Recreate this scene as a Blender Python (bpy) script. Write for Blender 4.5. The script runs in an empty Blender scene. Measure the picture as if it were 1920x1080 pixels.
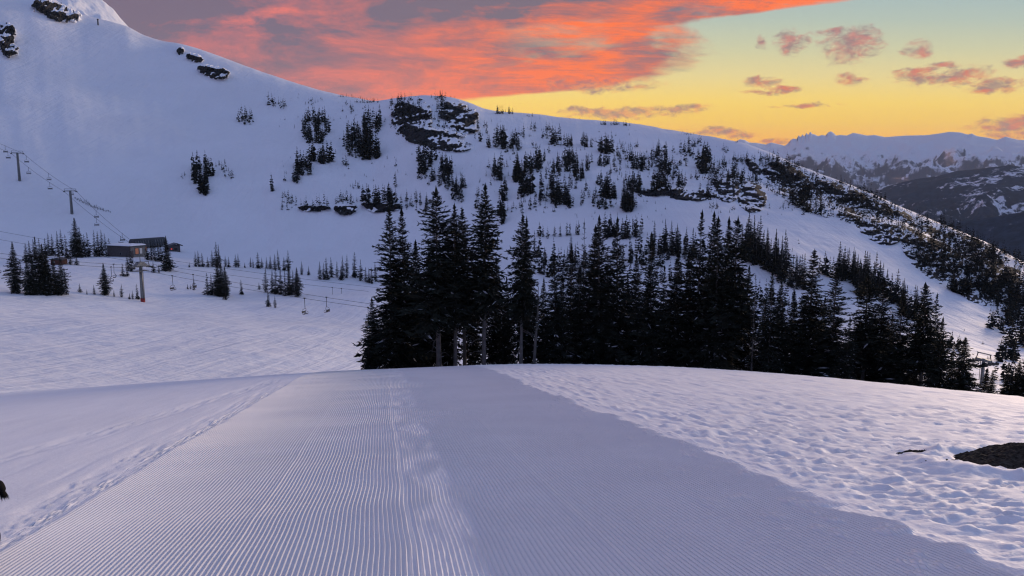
import bpy, bmesh, math, random
import numpy as np
from mathutils import Vector, Matrix

# ------------------------------------------------------------------ camera, sky, sun, exposure
F_PX, HOR_Y, EYE = 1387.0, 350.0, 1.65          # focal length and horizon row in 1920x1080 pixels, eye height
PITCH = math.atan((540 - HOR_Y) / F_PX)
scn = bpy.context.scene
COL = scn.collection
cd = bpy.data.cameras.new('camera'); cam = bpy.data.objects.new('camera', cd); COL.objects.link(cam)
cam.location = (0, 0, EYE); cam.rotation_euler = (math.pi / 2 - PITCH, 0, 0)
cd.sensor_width = 36.0; cd.lens = 36.0 * F_PX / 1920; cd.clip_start = 0.1; cd.clip_end = 60000
scn.camera = cam
scn.render.resolution_x, scn.render.resolution_y = 1024, 576
scn.view_settings.view_transform = 'Standard'; scn.view_settings.look = 'None'
scn.view_settings.exposure = 0.0; scn.view_settings.gamma = 1.0
scn.view_settings.use_curve_mapping = False
try:
    scn.cycles.use_denoising = True
    scn.cycles.denoiser = 'OPENIMAGEDENOISE'
    scn.cycles.max_bounces = 5; scn.cycles.diffuse_bounces = 2; scn.cycles.volume_bounces = 0
    scn.cycles.transparent_max_bounces = 8
    scn.cycles.filter_width = 1.2
except Exception:
    pass

SUN_AZ, SUN_EL = 40.0, 4.6                     # degrees right of the view axis, above the horizon

def lin(c):
    return tuple(((v / 255) / 12.92 if v / 255 <= 0.04045 else ((v / 255 + 0.055) / 1.055) ** 2.4) for v in c[:3])

class NT:
    """small helper round a node tree"""
    def __init__(s, tree): s.t = tree
    def n(s, typ, **kw):
        nd = s.t.nodes.new(typ)
        for k, v in kw.items(): setattr(nd, k, v)
        return nd
    def put(s, sock, v):
        if isinstance(v, bpy.types.NodeSocket): s.t.links.new(v, sock)
        elif v is not None: sock.default_value = v
    def m(s, op, a, b=None, c=None, clamp=False):
        nd = s.n('ShaderNodeMath', operation=op, use_clamp=clamp)
        for i, v in enumerate((a, b, c)): s.put(nd.inputs[i], v)
        return nd.outputs[0]
    def v(s, op, a, b=None, out=0):
        nd = s.n('ShaderNodeVectorMath', operation=op)
        s.put(nd.inputs[0], a); s.put(nd.inputs[1], b)
        return nd.outputs[out]
    def xyz(s, x, y, z=0.0):
        nd = s.n('ShaderNodeCombineXYZ')
        for i, v in enumerate((x, y, z)): s.put(nd.inputs[i], v)
        return nd.outputs[0]
    def mr(s, v, a, b, lo=0.0, hi=1.0, smooth=True):
        nd = s.n('ShaderNodeMapRange', interpolation_type='SMOOTHSTEP' if smooth else 'LINEAR', clamp=True)
        s.put(nd.inputs['Value'], v)
        for k, x in (('From Min', a), ('From Max', b), ('To Min', lo), ('To Max', hi)): s.put(nd.inputs[k], x)
        return nd.outputs[0]
    def noise(s, vec, scale, detail=4.0, rough=0.55, dist=0.0, lac=2.0, typ='FBM', w=None):
        nd = s.n('ShaderNodeTexNoise', noise_dimensions='3D' if w is None else '4D')
        nd.noise_type = typ
        if w is not None: nd.inputs['W'].default_value = w
        s.put(nd.inputs['Vector'], vec); s.put(nd.inputs['Scale'], scale); s.put(nd.inputs['Detail'], detail)
        s.put(nd.inputs['Roughness'], rough); s.put(nd.inputs['Distortion'], dist); s.put(nd.inputs['Lacunarity'], lac)
        return nd.outputs[0]
    def mix(s, f, a, b):
        nd = s.n('ShaderNodeMix', data_type='RGBA')
        s.put(nd.inputs[0], f)
        for i, v in ((6, a), (7, b)):
            s.put(nd.inputs[i], (*v, 1.0) if isinstance(v, tuple) and len(v) == 3 else v)
        return nd.outputs[2]
    def ramp(s, f, stops, interp='LINEAR'):
        nd = s.n('ShaderNodeValToRGB'); cr = nd.color_ramp; cr.interpolation = interp
        while len(cr.elements) < len(stops): cr.elements.new(0.5)
        for e, (p, c) in zip(cr.elements, stops): e.position = p; e.color = (*c, 1.0)
        s.put(nd.inputs[0], f)
        return nd.outputs[0]

def px_az(x): return math.degrees(math.atan((x - 960) / F_PX))
def px_el(x, y):
    xc, yc = (x - 960) / F_PX, (540 - y) / F_PX
    d = (xc, math.cos(PITCH) + yc * math.sin(PITCH), -math.sin(PITCH) + yc * math.cos(PITCH))
    return math.degrees(math.atan2(d[0], d[1])), math.degrees(math.atan2(d[2], math.hypot(d[0], d[1])))

def build_sky():
    w = bpy.data.worlds.new('World'); scn.world = w; w.use_nodes = True
    t = w.node_tree; t.nodes.clear(); N = NT(t)
    d = N.n('ShaderNodeTexCoord').outputs['Generated']
    sep = N.n('ShaderNodeSeparateXYZ'); t.links.new(d, sep.inputs[0])
    X, Y, Z = sep.outputs
    A = N.m('MULTIPLY', N.m('ARCTAN2', X, Y), 180 / math.pi)
    E = N.m('MULTIPLY', N.m('ARCSINE', Z), 180 / math.pi)
    # clear dusk sky: warm toward the sunset, blue-violet away from it
    e01 = N.m('DIVIDE', N.m('ADD', E, 4.0), 94.0, clamp=True)
    def S(e, c, g=1.0): return ((e + 4.0) / 94.0, tuple(v * g * (1.0 + 0.48 * max(0.0, 1 - max(e, 0) / 11.0)) for v in lin(c)))
    ew = N.m('DIVIDE', N.m('ADD', N.m('DIVIDE', E, N.m('MAXIMUM', N.m('COSINE', N.m('MULTIPLY', A, math.pi / 180)), 0.6)), 4.0), 94.0, clamp=True)
    west = N.ramp(ew, [S(-3, (250, 150, 45)), S(1.0, (255, 160, 30)), S(3.2, (255, 176, 22)), S(4.8, (255, 202, 40)),
                        S(6.4, (255, 215, 84)), S(8.2, (238, 217, 140)), S(10.2, (214, 213, 168)), S(12.2, (188, 203, 186)),
                        S(14.4, (168, 192, 194)), S(24, (150, 170, 196)), S(45, ZEN_MID), S(90, ZENITH)])
    east = N.ramp(e01, [S(-3, (112, 114, 158)), S(4, EAST_LOW), S(14, (128, 134, 184)), S(30, (140, 150, 200)), S(55, ZEN_MID), S(90, ZENITH)])
    ca = N.m('COSINE', N.m('MULTIPLY', N.m('SUBTRACT', A, 34.0), math.pi / 180))
    sky = N.mix(N.mr(ca, -0.25, 0.8), east, west)
    # the physical sky adds its own faint glow
    nish = N.n('ShaderNodeTexSky', sky_type='NISHITA'); nish.sun_disc = False
    nish.sun_elevation = math.radians(SUN_EL); nish.sun_rotation = math.radians(SUN_AZ)
    nish.altitude = 1900
    add = N.n('ShaderNodeMix', data_type='RGBA', blend_type='ADD'); add.inputs[0].default_value = 1.0
    t.links.new(sky, add.inputs[6])
    nsc = N.v('SCALE', nish.outputs[0]); nsc.node.inputs['Scale'].default_value = 0.05 * 0.04
    t.links.new(nsc, add.inputs[7]); sky = add.outputs[2]
    # main cloud deck: coordinates on a flat layer overhead, so streaks foreshorten toward the horizon
    zz = N.m('ADD', N.m('MAXIMUM', Z, 0.0), 0.20)
    cp = N.xyz(N.m('DIVIDE', X, zz), N.m('DIVIDE', Y, zz), 0.0)
    warp = N.noise(cp, 0.9, 3.0, 0.5, w=3.1)
    n_edge = N.noise(cp, 2.1, 7.0, 0.6, 0.5, w=0.7)
    n_lit = N.noise(N.v('MULTIPLY', cp, (1.0, 1.15, 1.0)), 1.9, 10.0, 0.66, 0.6, w=5.2)
    n_puff = N.noise(cp, 4.6, 8.0, 0.62, 0.35, w=1.4)
    n_fine = N.noise(N.v('MULTIPLY', cp, (0.7, 2.6, 1.0)), 5.5, 9.0, 0.68, 0.7, w=9.9)
    # right-hand limit of the deck in degrees of azimuth, by elevation
    pts = [(3.5, -13), (5.0, -10.5), (6.0, -6), (6.6, -3), (7.2, 5), (8.2, 11), (9.4, 13.8), (10.6, 13.4), (11.5, 12.6), (11.9, 16), (12.3, 23), (12.7, 26.5), (14.6, 28.5), (18, 27), (30, 30)]
    edge_r = N.ramp(N.m('DIVIDE', E, 30.0, clamp=True), [(e / 30.0, ((a + 30) / 60.0,) * 3) for e, a in pts])
    edge = N.m('SUBTRACT', N.m('MULTIPLY', edge_r, 60.0), 30.0)
    dist_in = N.m('ADD', N.m('SUBTRACT', edge, A), N.m('MULTIPLY', N.m('SUBTRACT', n_edge, 0.5), 15.0))
    deck = N.mr(dist_in, -1.2, 2.6)
    thin = N.mr(N.m('ADD', n_edge, N.m('MULTIPLY', n_fine, 0.35)), 0.5, 0.68)
    near_edge = N.mr(N.m('SUBTRACT', edge, A), 1.0, 16.0)
    deck = N.m('MULTIPLY', deck, N.m('MAXIMUM', near_edge, N.m('ADD', N.m('MULTIPLY', thin, 0.40), 0.60)))
    deck = N.m('MULTIPLY', deck, N.mr(A, -150.0, -70.0))
    deck = N.m('MULTIPLY', deck, N.mr(E, 26.0, 60.0, 1.0, 0.25))
    # lit and shaded cloud colours
    side = N.mr(A, -22.0, 8.0)
    lit = N.mix(side, lin((244, 122, 112)), tuple(v * 1.22 for v in lin((255, 108, 18))))
    shade = N.mix(side, lin((118, 100, 122)), lin((122, 104, 118)))
    low = N.mr(E, 13.2, 6.2)
    tl = N.m('ADD', N.mr(n_lit, 0.36, 0.68, -0.14, 0.80), N.m('MULTIPLY', low, 0.42))
    tl = N.m('ADD', tl, N.m('MULTIPLY', N.m('SUBTRACT', n_fine, 0.5), N.mr(A, -12.0, 4.0, 0.35, 2.3)))
    tl = N.m('ADD', tl, N.m('MULTIPLY', N.m('SUBTRACT', n_puff, 0.5), N.mr(A, -14.0, 0.0, 0.9, 0.5)))
    # greyer mass high in the middle, lit band under it
    ghx, ghy = N.m('DIVIDE', N.m('SUBTRACT', A, 1.5), 9.5), N.m('DIVIDE', N.m('SUBTRACT', E, 13.9), 1.6)
    g1 = N.m('EXPONENT', N.m('MULTIPLY', N.m('ADD', N.m('MULTIPLY', ghx, ghx), N.m('MULTIPLY', ghy, ghy)), -1.0))
    hx, hy = N.m('DIVIDE', N.m('SUBTRACT', A, 6.5), 9.0), N.m('DIVIDE', N.m('SUBTRACT', E, 11.3), 0.9)
    g2 = N.m('EXPONENT', N.m('MULTIPLY', N.m('ADD', N.m('MULTIPLY', hx, hx), N.m('MULTIPLY', hy, hy)), -1.0))
    kx, ky = N.m('DIVIDE', N.m('SUBTRACT', A, 20.0), 8.0), N.m('DIVIDE', N.m('SUBTRACT', E, 13.0), 0.8)
    g3 = N.m('EXPONENT', N.m('MULTIPLY', N.m('ADD', N.m('MULTIPLY', kx, kx), N.m('MULTIPLY', ky, ky)), -1.0))
    px_, py_ = N.m('DIVIDE', N.m('SUBTRACT', A, -27.0), 9.0), N.m('DIVIDE', N.m('SUBTRACT', E, 12.0), 3.2)
    g4 = N.m('EXPONENT', N.m('MULTIPLY', N.m('ADD', N.m('MULTIPLY', px_, px_), N.m('MULTIPLY', py_, py_)), -1.0))
    qx_, qy_ = N.m('DIVIDE', N.m('SUBTRACT', A, -19.0), 7.0), N.m('DIVIDE', N.m('SUBTRACT', E, 11.9), 1.1)
    g5 = N.m('EXPONENT', N.m('MULTIPLY', N.m('ADD', N.m('MULTIPLY', qx_, qx_), N.m('MULTIPLY', qy_, qy_)), -1.0))
    tl = N.m('ADD', tl, N.m('ADD', N.m('MULTIPLY', g4, -0.5), N.m('MULTIPLY', N.m('MULTIPLY', g5, N.mr(n_puff, 0.45, 0.62)), 0.6)))
    tl = N.m('ADD', tl, N.m('ADD', N.m('MULTIPLY', g1, -0.6), N.m('MULTIPLY', N.m('MAXIMUM', g2, g3), 0.75)), clamp=True)
    tl = N.m('MULTIPLY', tl, N.mr(E, 16.0, 30.0, 1.0, 0.35))
    ccol = N.mix(tl, shade, lit)
    ccol = N.mix(N.mr(E, 18.0, 45.0), ccol, lin((128, 132, 168)))
    sky = N.mix(N.m('MULTIPLY', deck, 0.96), sky, ccol)
    # scattered small clouds on the right: (x, y, half width, half height) in photo pixels
    puffs = [(1590, 88, 62, 24), (1602, 70, 48, 16), (1487, 80, 26, 20), (1432, 82, 14, 11), (1548, 58, 30, 9), (1432, 153, 34, 10), (1470, 166, 36, 6), (1440, 173, 46, 5),
             (1592, 150, 26, 12), (1722, 95, 22, 15), (1725, 143, 48, 13), (1780, 126, 36, 6), (1800, 142, 42, 14), (1865, 161, 38, 11),
             (1912, 116, 26, 8), (1905, 233, 68, 13), (1912, 250, 60, 7), (1352, 244, 62, 7), (1395, 251, 32, 6), (1455, 268, 30, 6),
             (1180, 212, 130, 9), (1100, 206, 70, 7), (1120, 160, 110, 12), (1250, 205, 90, 6), (1500, 200, 60, 4)]
    AE = N.xyz(A, E, 0.0)
    wv = N.n('ShaderNodeTexNoise'); t.links.new(N.v('MULTIPLY', AE, (0.55, 0.9, 1)), wv.inputs['Vector'])
    wv.inputs['Scale'].default_value = 0.7; wv.inputs['Detail'].default_value = 5.0; wv.inputs['Roughness'].default_value = 0.6
    off = N.v('MULTIPLY', N.v('SUBTRACT', wv.outputs['Color'], (0.5, 0.5, 0.5)), (2.6, 1.2, 0))
    AEw = N.v('ADD', AE, off)
    best = None; bestlow = None
    for (px, py, pw, ph) in puffs:
        a0, e0 = px_el(px, py); k = 180 / math.pi / F_PX
        q = N.v('MULTIPLY', N.v('SUBTRACT', AEw, (a0, e0, 0)), (1 / (pw * k * 1.12), 1 / (ph * k * 1.35), 0))
        val = N.m('SUBTRACT', 1.0, N.v('DOT_PRODUCT', q, q, out=1))
        best = val if best is None else N.m('MAXIMUM', best, val)
    pn = N.noise(N.v('MULTIPLY', AE, (0.8, 1.7, 1)), 1.1, 8.0, 0.68, 0.6, w=2.2)
    pm = N.mr(N.m('ADD', best, N.m('MULTIPLY', N.m('SUBTRACT', pn, 0.5), 3.4)), 0.1, 1.25)
    pm = N.m('MULTIPLY', pm, N.mr(best, -0.9, 0.15))
    plit = N.noise(N.v('MULTIPLY', AE, (0.7, 1.5, 1)), 1.3, 6.0, 0.6, 0.4, w=7.7)
    pcol = N.mix(N.mr(plit, 0.38, 0.62), lin((152, 112, 118)), N.mix(N.mr(E, 10.5, 6.5), lin((212, 128, 118)), N.mix(N.mr(A, 20.0, 12.0), lin((232, 100, 72)), lin((252, 160, 88)))))
    sky = N.mix(N.m('MULTIPLY', pm, 0.86), sky, pcol)
    bg = N.n('ShaderNodeBackground'); t.links.new(sky, bg.inputs[0]); bg.inputs[1].default_value = SKY_STRENGTH
    out = N.n('ShaderNodeOutputWorld'); t.links.new(bg.outputs[0], out.inputs[0])
    w.cycles.sampling_method = 'NONE'

SKY_STRENGTH = 1.0
ZENITH, ZEN_MID, EAST_LOW = (122, 143, 186), (120, 140, 184), (86, 98, 138)
build_sky()

sd = bpy.data.lights.new('sun', 'SUN'); sun = bpy.data.objects.new('sun', sd); COL.objects.link(sun)
sd.energy = 5.0; sd.angle = math.radians(22); sd.color = (1.0, 0.75, 0.55)
sun.rotation_euler = Vector((-math.sin(math.radians(SUN_AZ)) * math.cos(math.radians(SUN_EL)), -math.cos(math.radians(SUN_AZ)) * math.cos(math.radians(SUN_EL)), -math.sin(math.radians(SUN_EL)))).to_track_quat('-Z', 'Y').to_euler()

# ------------------------------------------------------------------ helpers
rng = np.random.default_rng(11)
random.seed(5)

def hash2(ix, iy, seed):
    h = (ix.astype(np.int64) * 374761393 + iy.astype(np.int64) * 668265263 + seed * 1442695041) & 0xffffffff
    h = ((h ^ (h >> 13)) * 1274126177) & 0xffffffff
    h = ((h ^ (h >> 16)) * 2246822519) & 0xffffffff
    return ((h ^ (h >> 15)) & 0xffff) / 65535.0
def vnoise(x, y, seed=0):
    ix, iy = np.floor(x), np.floor(y); fx, fy = x - ix, y - iy
    a = fx * fx * fx * (fx * (fx * 6 - 15) + 10); b = fy * fy * fy * (fy * (fy * 6 - 15) + 10)
    def g(ox, oy):
        th = hash2(ix + ox, iy + oy, seed) * 2 * np.pi
        return np.cos(th) * (fx - ox) + np.sin(th) * (fy - oy)
    return ((g(0, 0) * (1 - a) + g(1, 0) * a) * (1 - b) + (g(0, 1) * (1 - a) + g(1, 1) * a) * b) * 1.5
def fbm(x, y, octv=4, seed=0, gain=0.5, ridged=False):
    x = np.asarray(x, float); y = np.asarray(y, float); s = np.zeros(np.broadcast(x, y).shape); amp = 1.0; tot = 0
    for o in range(octv):
        n = vnoise(x * 2 ** o + 17.3 * o, y * 2 ** o - 9.1 * o, seed + o)
        if ridged: n = 1 - 2 * np.abs(n)
        s += n * amp; tot += amp; amp *= gain
    return s / tot
def sstep(a, b, x):
    t = np.clip((x - a) / (b - a), 0, 1); return t * t * (3 - 2 * t)

def link(o, parent=None):
    COL.objects.link(o)
    if parent is not None: o.parent = parent
    return o
def tag(o, label=None, cat=None, group=None, kind=None):
    if label: o['label'] = label
    if cat: o['category'] = cat
    if group: o['group'] = group
    if kind: o['kind'] = kind
    return o
def empty(name, loc, rz=0.0):
    o = bpy.data.objects.new(name, None); o.location = loc; o.rotation_euler = (0, 0, rz); o.empty_display_size = 0.2
    return link(o)
def mesh_np(name, verts, faces, mat=None, smooth=True, mats=None, matidx=None):
    me = bpy.data.meshes.new(name); verts = np.asarray(verts, np.float32); faces = np.asarray(faces, np.int32)
    nf, k = faces.shape
    me.vertices.add(len(verts)); me.vertices.foreach_set('co', verts.ravel())
    me.loops.add(nf * k); me.loops.foreach_set('vertex_index', faces.ravel())
    me.polygons.add(nf); me.polygons.foreach_set('loop_start', np.arange(nf, dtype=np.int32) * k)
    try: me.polygons.foreach_set('loop_total', np.full(nf, k, np.int32))
    except Exception: pass
    me.polygons.foreach_set('use_smooth', np.full(nf, smooth, bool))
    for m in (mats or ([mat] if mat else [])): me.materials.append(m)
    if matidx is not None: me.polygons.foreach_set('material_index', np.asarray(matidx, np.int32))
    me.update(calc_edges=True)
    return me
def grid_faces(nr, nc):
    i = np.arange((nr - 1) * (nc - 1)); r, c = i // (nc - 1), i % (nc - 1); a = r * nc + c
    return np.stack([a, a + 1, a + nc + 1, a + nc], 1)
class MB:
    """collects simple solids into one mesh"""
    def __init__(s): s.v = []; s.f = []
    def quadbox(s, p0, ax, ay, az):
        b = len(s.v); p0 = Vector(p0); ax, ay, az = Vector(ax), Vector(ay), Vector(az)
        for k in range(8): s.v.append(p0 + ax * (k & 1) + ay * ((k >> 1) & 1) + az * ((k >> 2) & 1))
        for q in ((0, 2, 3, 1), (4, 5, 7, 6), (0, 1, 5, 4), (2, 6, 7, 3), (0, 4, 6, 2), (1, 3, 7, 5)): s.f.append([b + i for i in q])
        return s
    def box(s, c, d):
        c = Vector(c); return s.quadbox((c.x - d[0] / 2, c.y - d[1] / 2, c.z - d[2] / 2), (d[0], 0, 0), (0, d[1], 0), (0, 0, d[2]))
    def tube(s, pts, r, n=6, cap=True):
        pts = [Vector(p) for p in pts]; rs = r if isinstance(r, (list, tuple)) else [r] * len(pts); b0 = len(s.v)
        for i, p in enumerate(pts):
            t = (pts[min(i + 1, len(pts) - 1)] - pts[max(i - 1, 0)]).normalized()
            a = t.cross(Vector((0, 0, 1)) if abs(t.z) < 0.9 else Vector((1, 0, 0))).normalized(); c = t.cross(a)
            for k in range(n):
                th = 2 * math.pi * k / n; s.v.append(p + (a * math.cos(th) + c * math.sin(th)) * rs[i])
        for i in range(len(pts) - 1):
            for k in range(n):
                a0 = b0 + i * n + k; a1 = b0 + i * n + (k + 1) % n; s.f.append([a0, a1, a1 + n, a0 + n])
        if cap:
            s.f.append([b0 + k for k in range(n)][::-1]); s.f.append([b0 + (len(pts) - 1) * n + k for k in range(n)])
        return s
    def poly(s, ring, h):
        """extrude a closed ring of 3D points by vector h"""
        b = len(s.v); n = len(ring); h = Vector(h)
        for p in ring: s.v.append(Vector(p))
        for p in ring: s.v.append(Vector(p) + h)
        s.f.append([b + i for i in range(n)][::-1]); s.f.append([b + n + i for i in range(n)])
        for i in range(n): j = (i + 1) % n; s.f.append([b + i, b + j, b + n + j, b + n + i])
        return s
    def mesh(s, name, mat, smooth=False):
        me = bpy.data.meshes.new(name); me.from_pydata([tuple(v) for v in s.v], [], s.f); me.materials.append(mat)
        bm = bmesh.new(); bm.from_mesh(me); bmesh.ops.recalc_face_normals(bm, faces=bm.faces); bm.to_mesh(me); bm.free()
        if smooth: me.polygons.foreach_set('use_smooth', [True] * len(me.polygons))
        return me
    def build(s, name, mat, parent=None, smooth=False):
        return link(bpy.data.objects.new(name, s.mesh(name, mat, smooth)), parent)

def mat(name, col, rough=0.7, metal=0.0, spec=0.3):
    m = bpy.data.materials.new(name); m.use_nodes = True; b = m.node_tree.nodes['Principled BSDF']
    b.inputs['Base Color'].default_value = (*col, 1); b.inputs['Roughness'].default_value = rough; b.inputs['Metallic'].default_value = metal
    b.inputs['Specular IOR Level'].default_value = spec
    N = NT(m.node_tree); pos = N.n('ShaderNodeTexCoord').outputs['Object']
    n = N.noise(pos, 3.0, 6.0, 0.6)
    c = N.mix(N.mr(n, 0.3, 0.7), tuple(v * 0.72 for v in col), tuple(min(1, v * 1.25) for v in col))
    m.node_tree.links.new(c, b.inputs['Base Color'])
    return m
def emit_mat(name, col, strength, base=(0.05, 0.05, 0.05)):
    m = bpy.data.materials.new(name); m.use_nodes = True; b = m.node_tree.nodes['Principled BSDF']
    b.inputs['Base Color'].default_value = (*base, 1); b.inputs['Emission Color'].default_value = (*col, 1); b.inputs['Emission Strength'].default_value = strength
    return m

def snow_mat(name, tint=(0.87, 0.89, 0.93), bumps=((6.0, 0.02),), patch=0.06, patch_scale=0.05, stretch=(1, 1, 1), streak=False):
    m = bpy.data.materials.new(name); m.use_nodes = True; t = m.node_tree; b = t.nodes['Principled BSDF']; N = NT(t)
    pos = N.n('ShaderNodeNewGeometry').outputs['Position']
    pv = N.v('MULTIPLY', pos, stretch)
    n = N.noise(pv, patch_scale, 6.0, 0.6, 0.4)
    c = N.mix(N.mr(n, 0.3, 0.7), tuple(v * (1 - patch) for v in tint), tint)
    t.links.new(c, b.inputs['Base Color']); b.inputs['Roughness'].default_value = 0.65; b.inputs['Specular IOR Level'].default_value = 0.25
    h = None
    for sc, amp in bumps:
        q = N.m('MULTIPLY', N.noise(pv, sc, 4.0, 0.6), amp)
        h = q if h is None else N.m('ADD', h, q)
    if streak:                                                                    # sluff runnels and old ski tracks down the fall line
        h = N.m('ADD', h, N.m('MULTIPLY', N.noise(N.v('MULTIPLY', pos, (0.30, 0.022, 0.05)), 1.0, 5.0, 0.6, 0.8), 0.55))
        h = N.m('ADD', h, N.m('MULTIPLY', N.noise(N.v('MULTIPLY', pos, (0.05, 0.6, 0.5)), 1.0, 4.0, 0.65, 1.0), 0.08))
    bp = N.n('ShaderNodeBump'); bp.inputs['Strength'].default_value = 1.0; bp.inputs['Distance'].default_value = 1.0
    t.links.new(h, bp.inputs['Height']); t.links.new(bp.outputs[0], b.inputs['Normal'])
    return m

def rock_mat(name, rock_a, rock_b, snow_lo, snow_hi, scale, bump, snow=(0.84, 0.87, 0.92), by_attr=False):
    """bare rock with snow lying wherever the surface faces up enough"""
    m = bpy.data.materials.new(name); m.use_nodes = True; t = m.node_tree; b = t.nodes['Principled BSDF']; N = NT(t)
    g = N.n('ShaderNodeNewGeometry'); pos = g.outputs['Position']
    sp = N.n('ShaderNodeSeparateXYZ'); t.links.new(g.outputs['Normal'], sp.inputs[0])
    n1 = N.noise(pos, scale, 7.0, 0.65); n2 = N.noise(pos, scale * 4.5, 5.0, 0.6)
    rc = N.mix(N.mr(n1, 0.35, 0.65), rock_a, rock_b)
    if by_attr:                                                                   # steepness of the face, measured on the mesh
        at_ = N.n('ShaderNodeAttribute'); at_.attribute_name = 'bare'
        k = N.mr(N.m('ADD', at_.outputs['Fac'], N.m('MULTIPLY', N.m('SUBTRACT', n2, 0.5), 0.5)), 0.62, 0.42)
    else:
        k = N.mr(N.m('ADD', sp.outputs[2], N.m('MULTIPLY', N.m('SUBTRACT', n2, 0.5), 0.3)), snow_lo, snow_hi)
    t.links.new(N.mix(k, rc, snow), b.inputs['Base Color']); b.inputs['Roughness'].default_value = 0.85
    b.inputs['Specular IOR Level'].default_value = 0.2
    bp = N.n('ShaderNodeBump'); bp.inputs['Distance'].default_value = bump; bp.inputs['Strength'].default_value = 0.8
    t.links.new(N.m('ADD', n1, N.m('MULTIPLY', n2, 0.4)), bp.inputs['Height']); t.links.new(bp.outputs[0], b.inputs['Normal'])
    return m

# ------------------------------------------------------------------ pixel <-> world
def ray(x, y):
    xc, yc = (np.asarray(x, float) - 960) / F_PX, (540 - np.asarray(y, float)) / F_PX
    return xc + 0 * yc, math.cos(PITCH) + yc * math.sin(PITCH) + 0 * xc, -math.sin(PITCH) + yc * math.cos(PITCH) + 0 * xc
def azt(x, y):
    a, b, c = ray(x, y); return np.arctan2(a, b), c / np.hypot(a, b)

# ------------------------------------------------------------------ near ground: the groomed run
_d = ray(720, 615); _l = math.hypot(_d[0], _d[1])
SLOPE = -_d[2] / _l
HU = np.array([_d[0] / _l, _d[1] / _l]); HV = np.array([HU[1], -HU[0]])       # run direction and the direction to its right
V_L, V_R, PITCHC = -3.12, 3.75, 0.038
def near_base(u, v):
    z = -SLOPE * u - 0.0021 * np.maximum(0, u - 22) ** 2
    rv = np.maximum(0, v - 4); lv = np.maximum(0, -v - 3); fu = sstep(0, 6, u)
    z = z - fu * np.where(rv < 26, 0.0052 * rv ** 2, 0.0052 * 26 ** 2 + 0.27 * (rv - 26))
    z = z - fu * np.where(lv < 30, 0.016 * lv * sstep(0, 4, lv) + 0.0009 * lv ** 2, 0.48 + 0.81 + 0.07 * (lv - 30))
    return z + 0.05 * fbm(u * 0.05, v * 0.07, 2, 3) * sstep(4, 14, np.hypot(u, v))
def near_z(x, y):
    return near_base(x * HU[0] + y * HU[1], x * HV[0] + y * HV[1])

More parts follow.
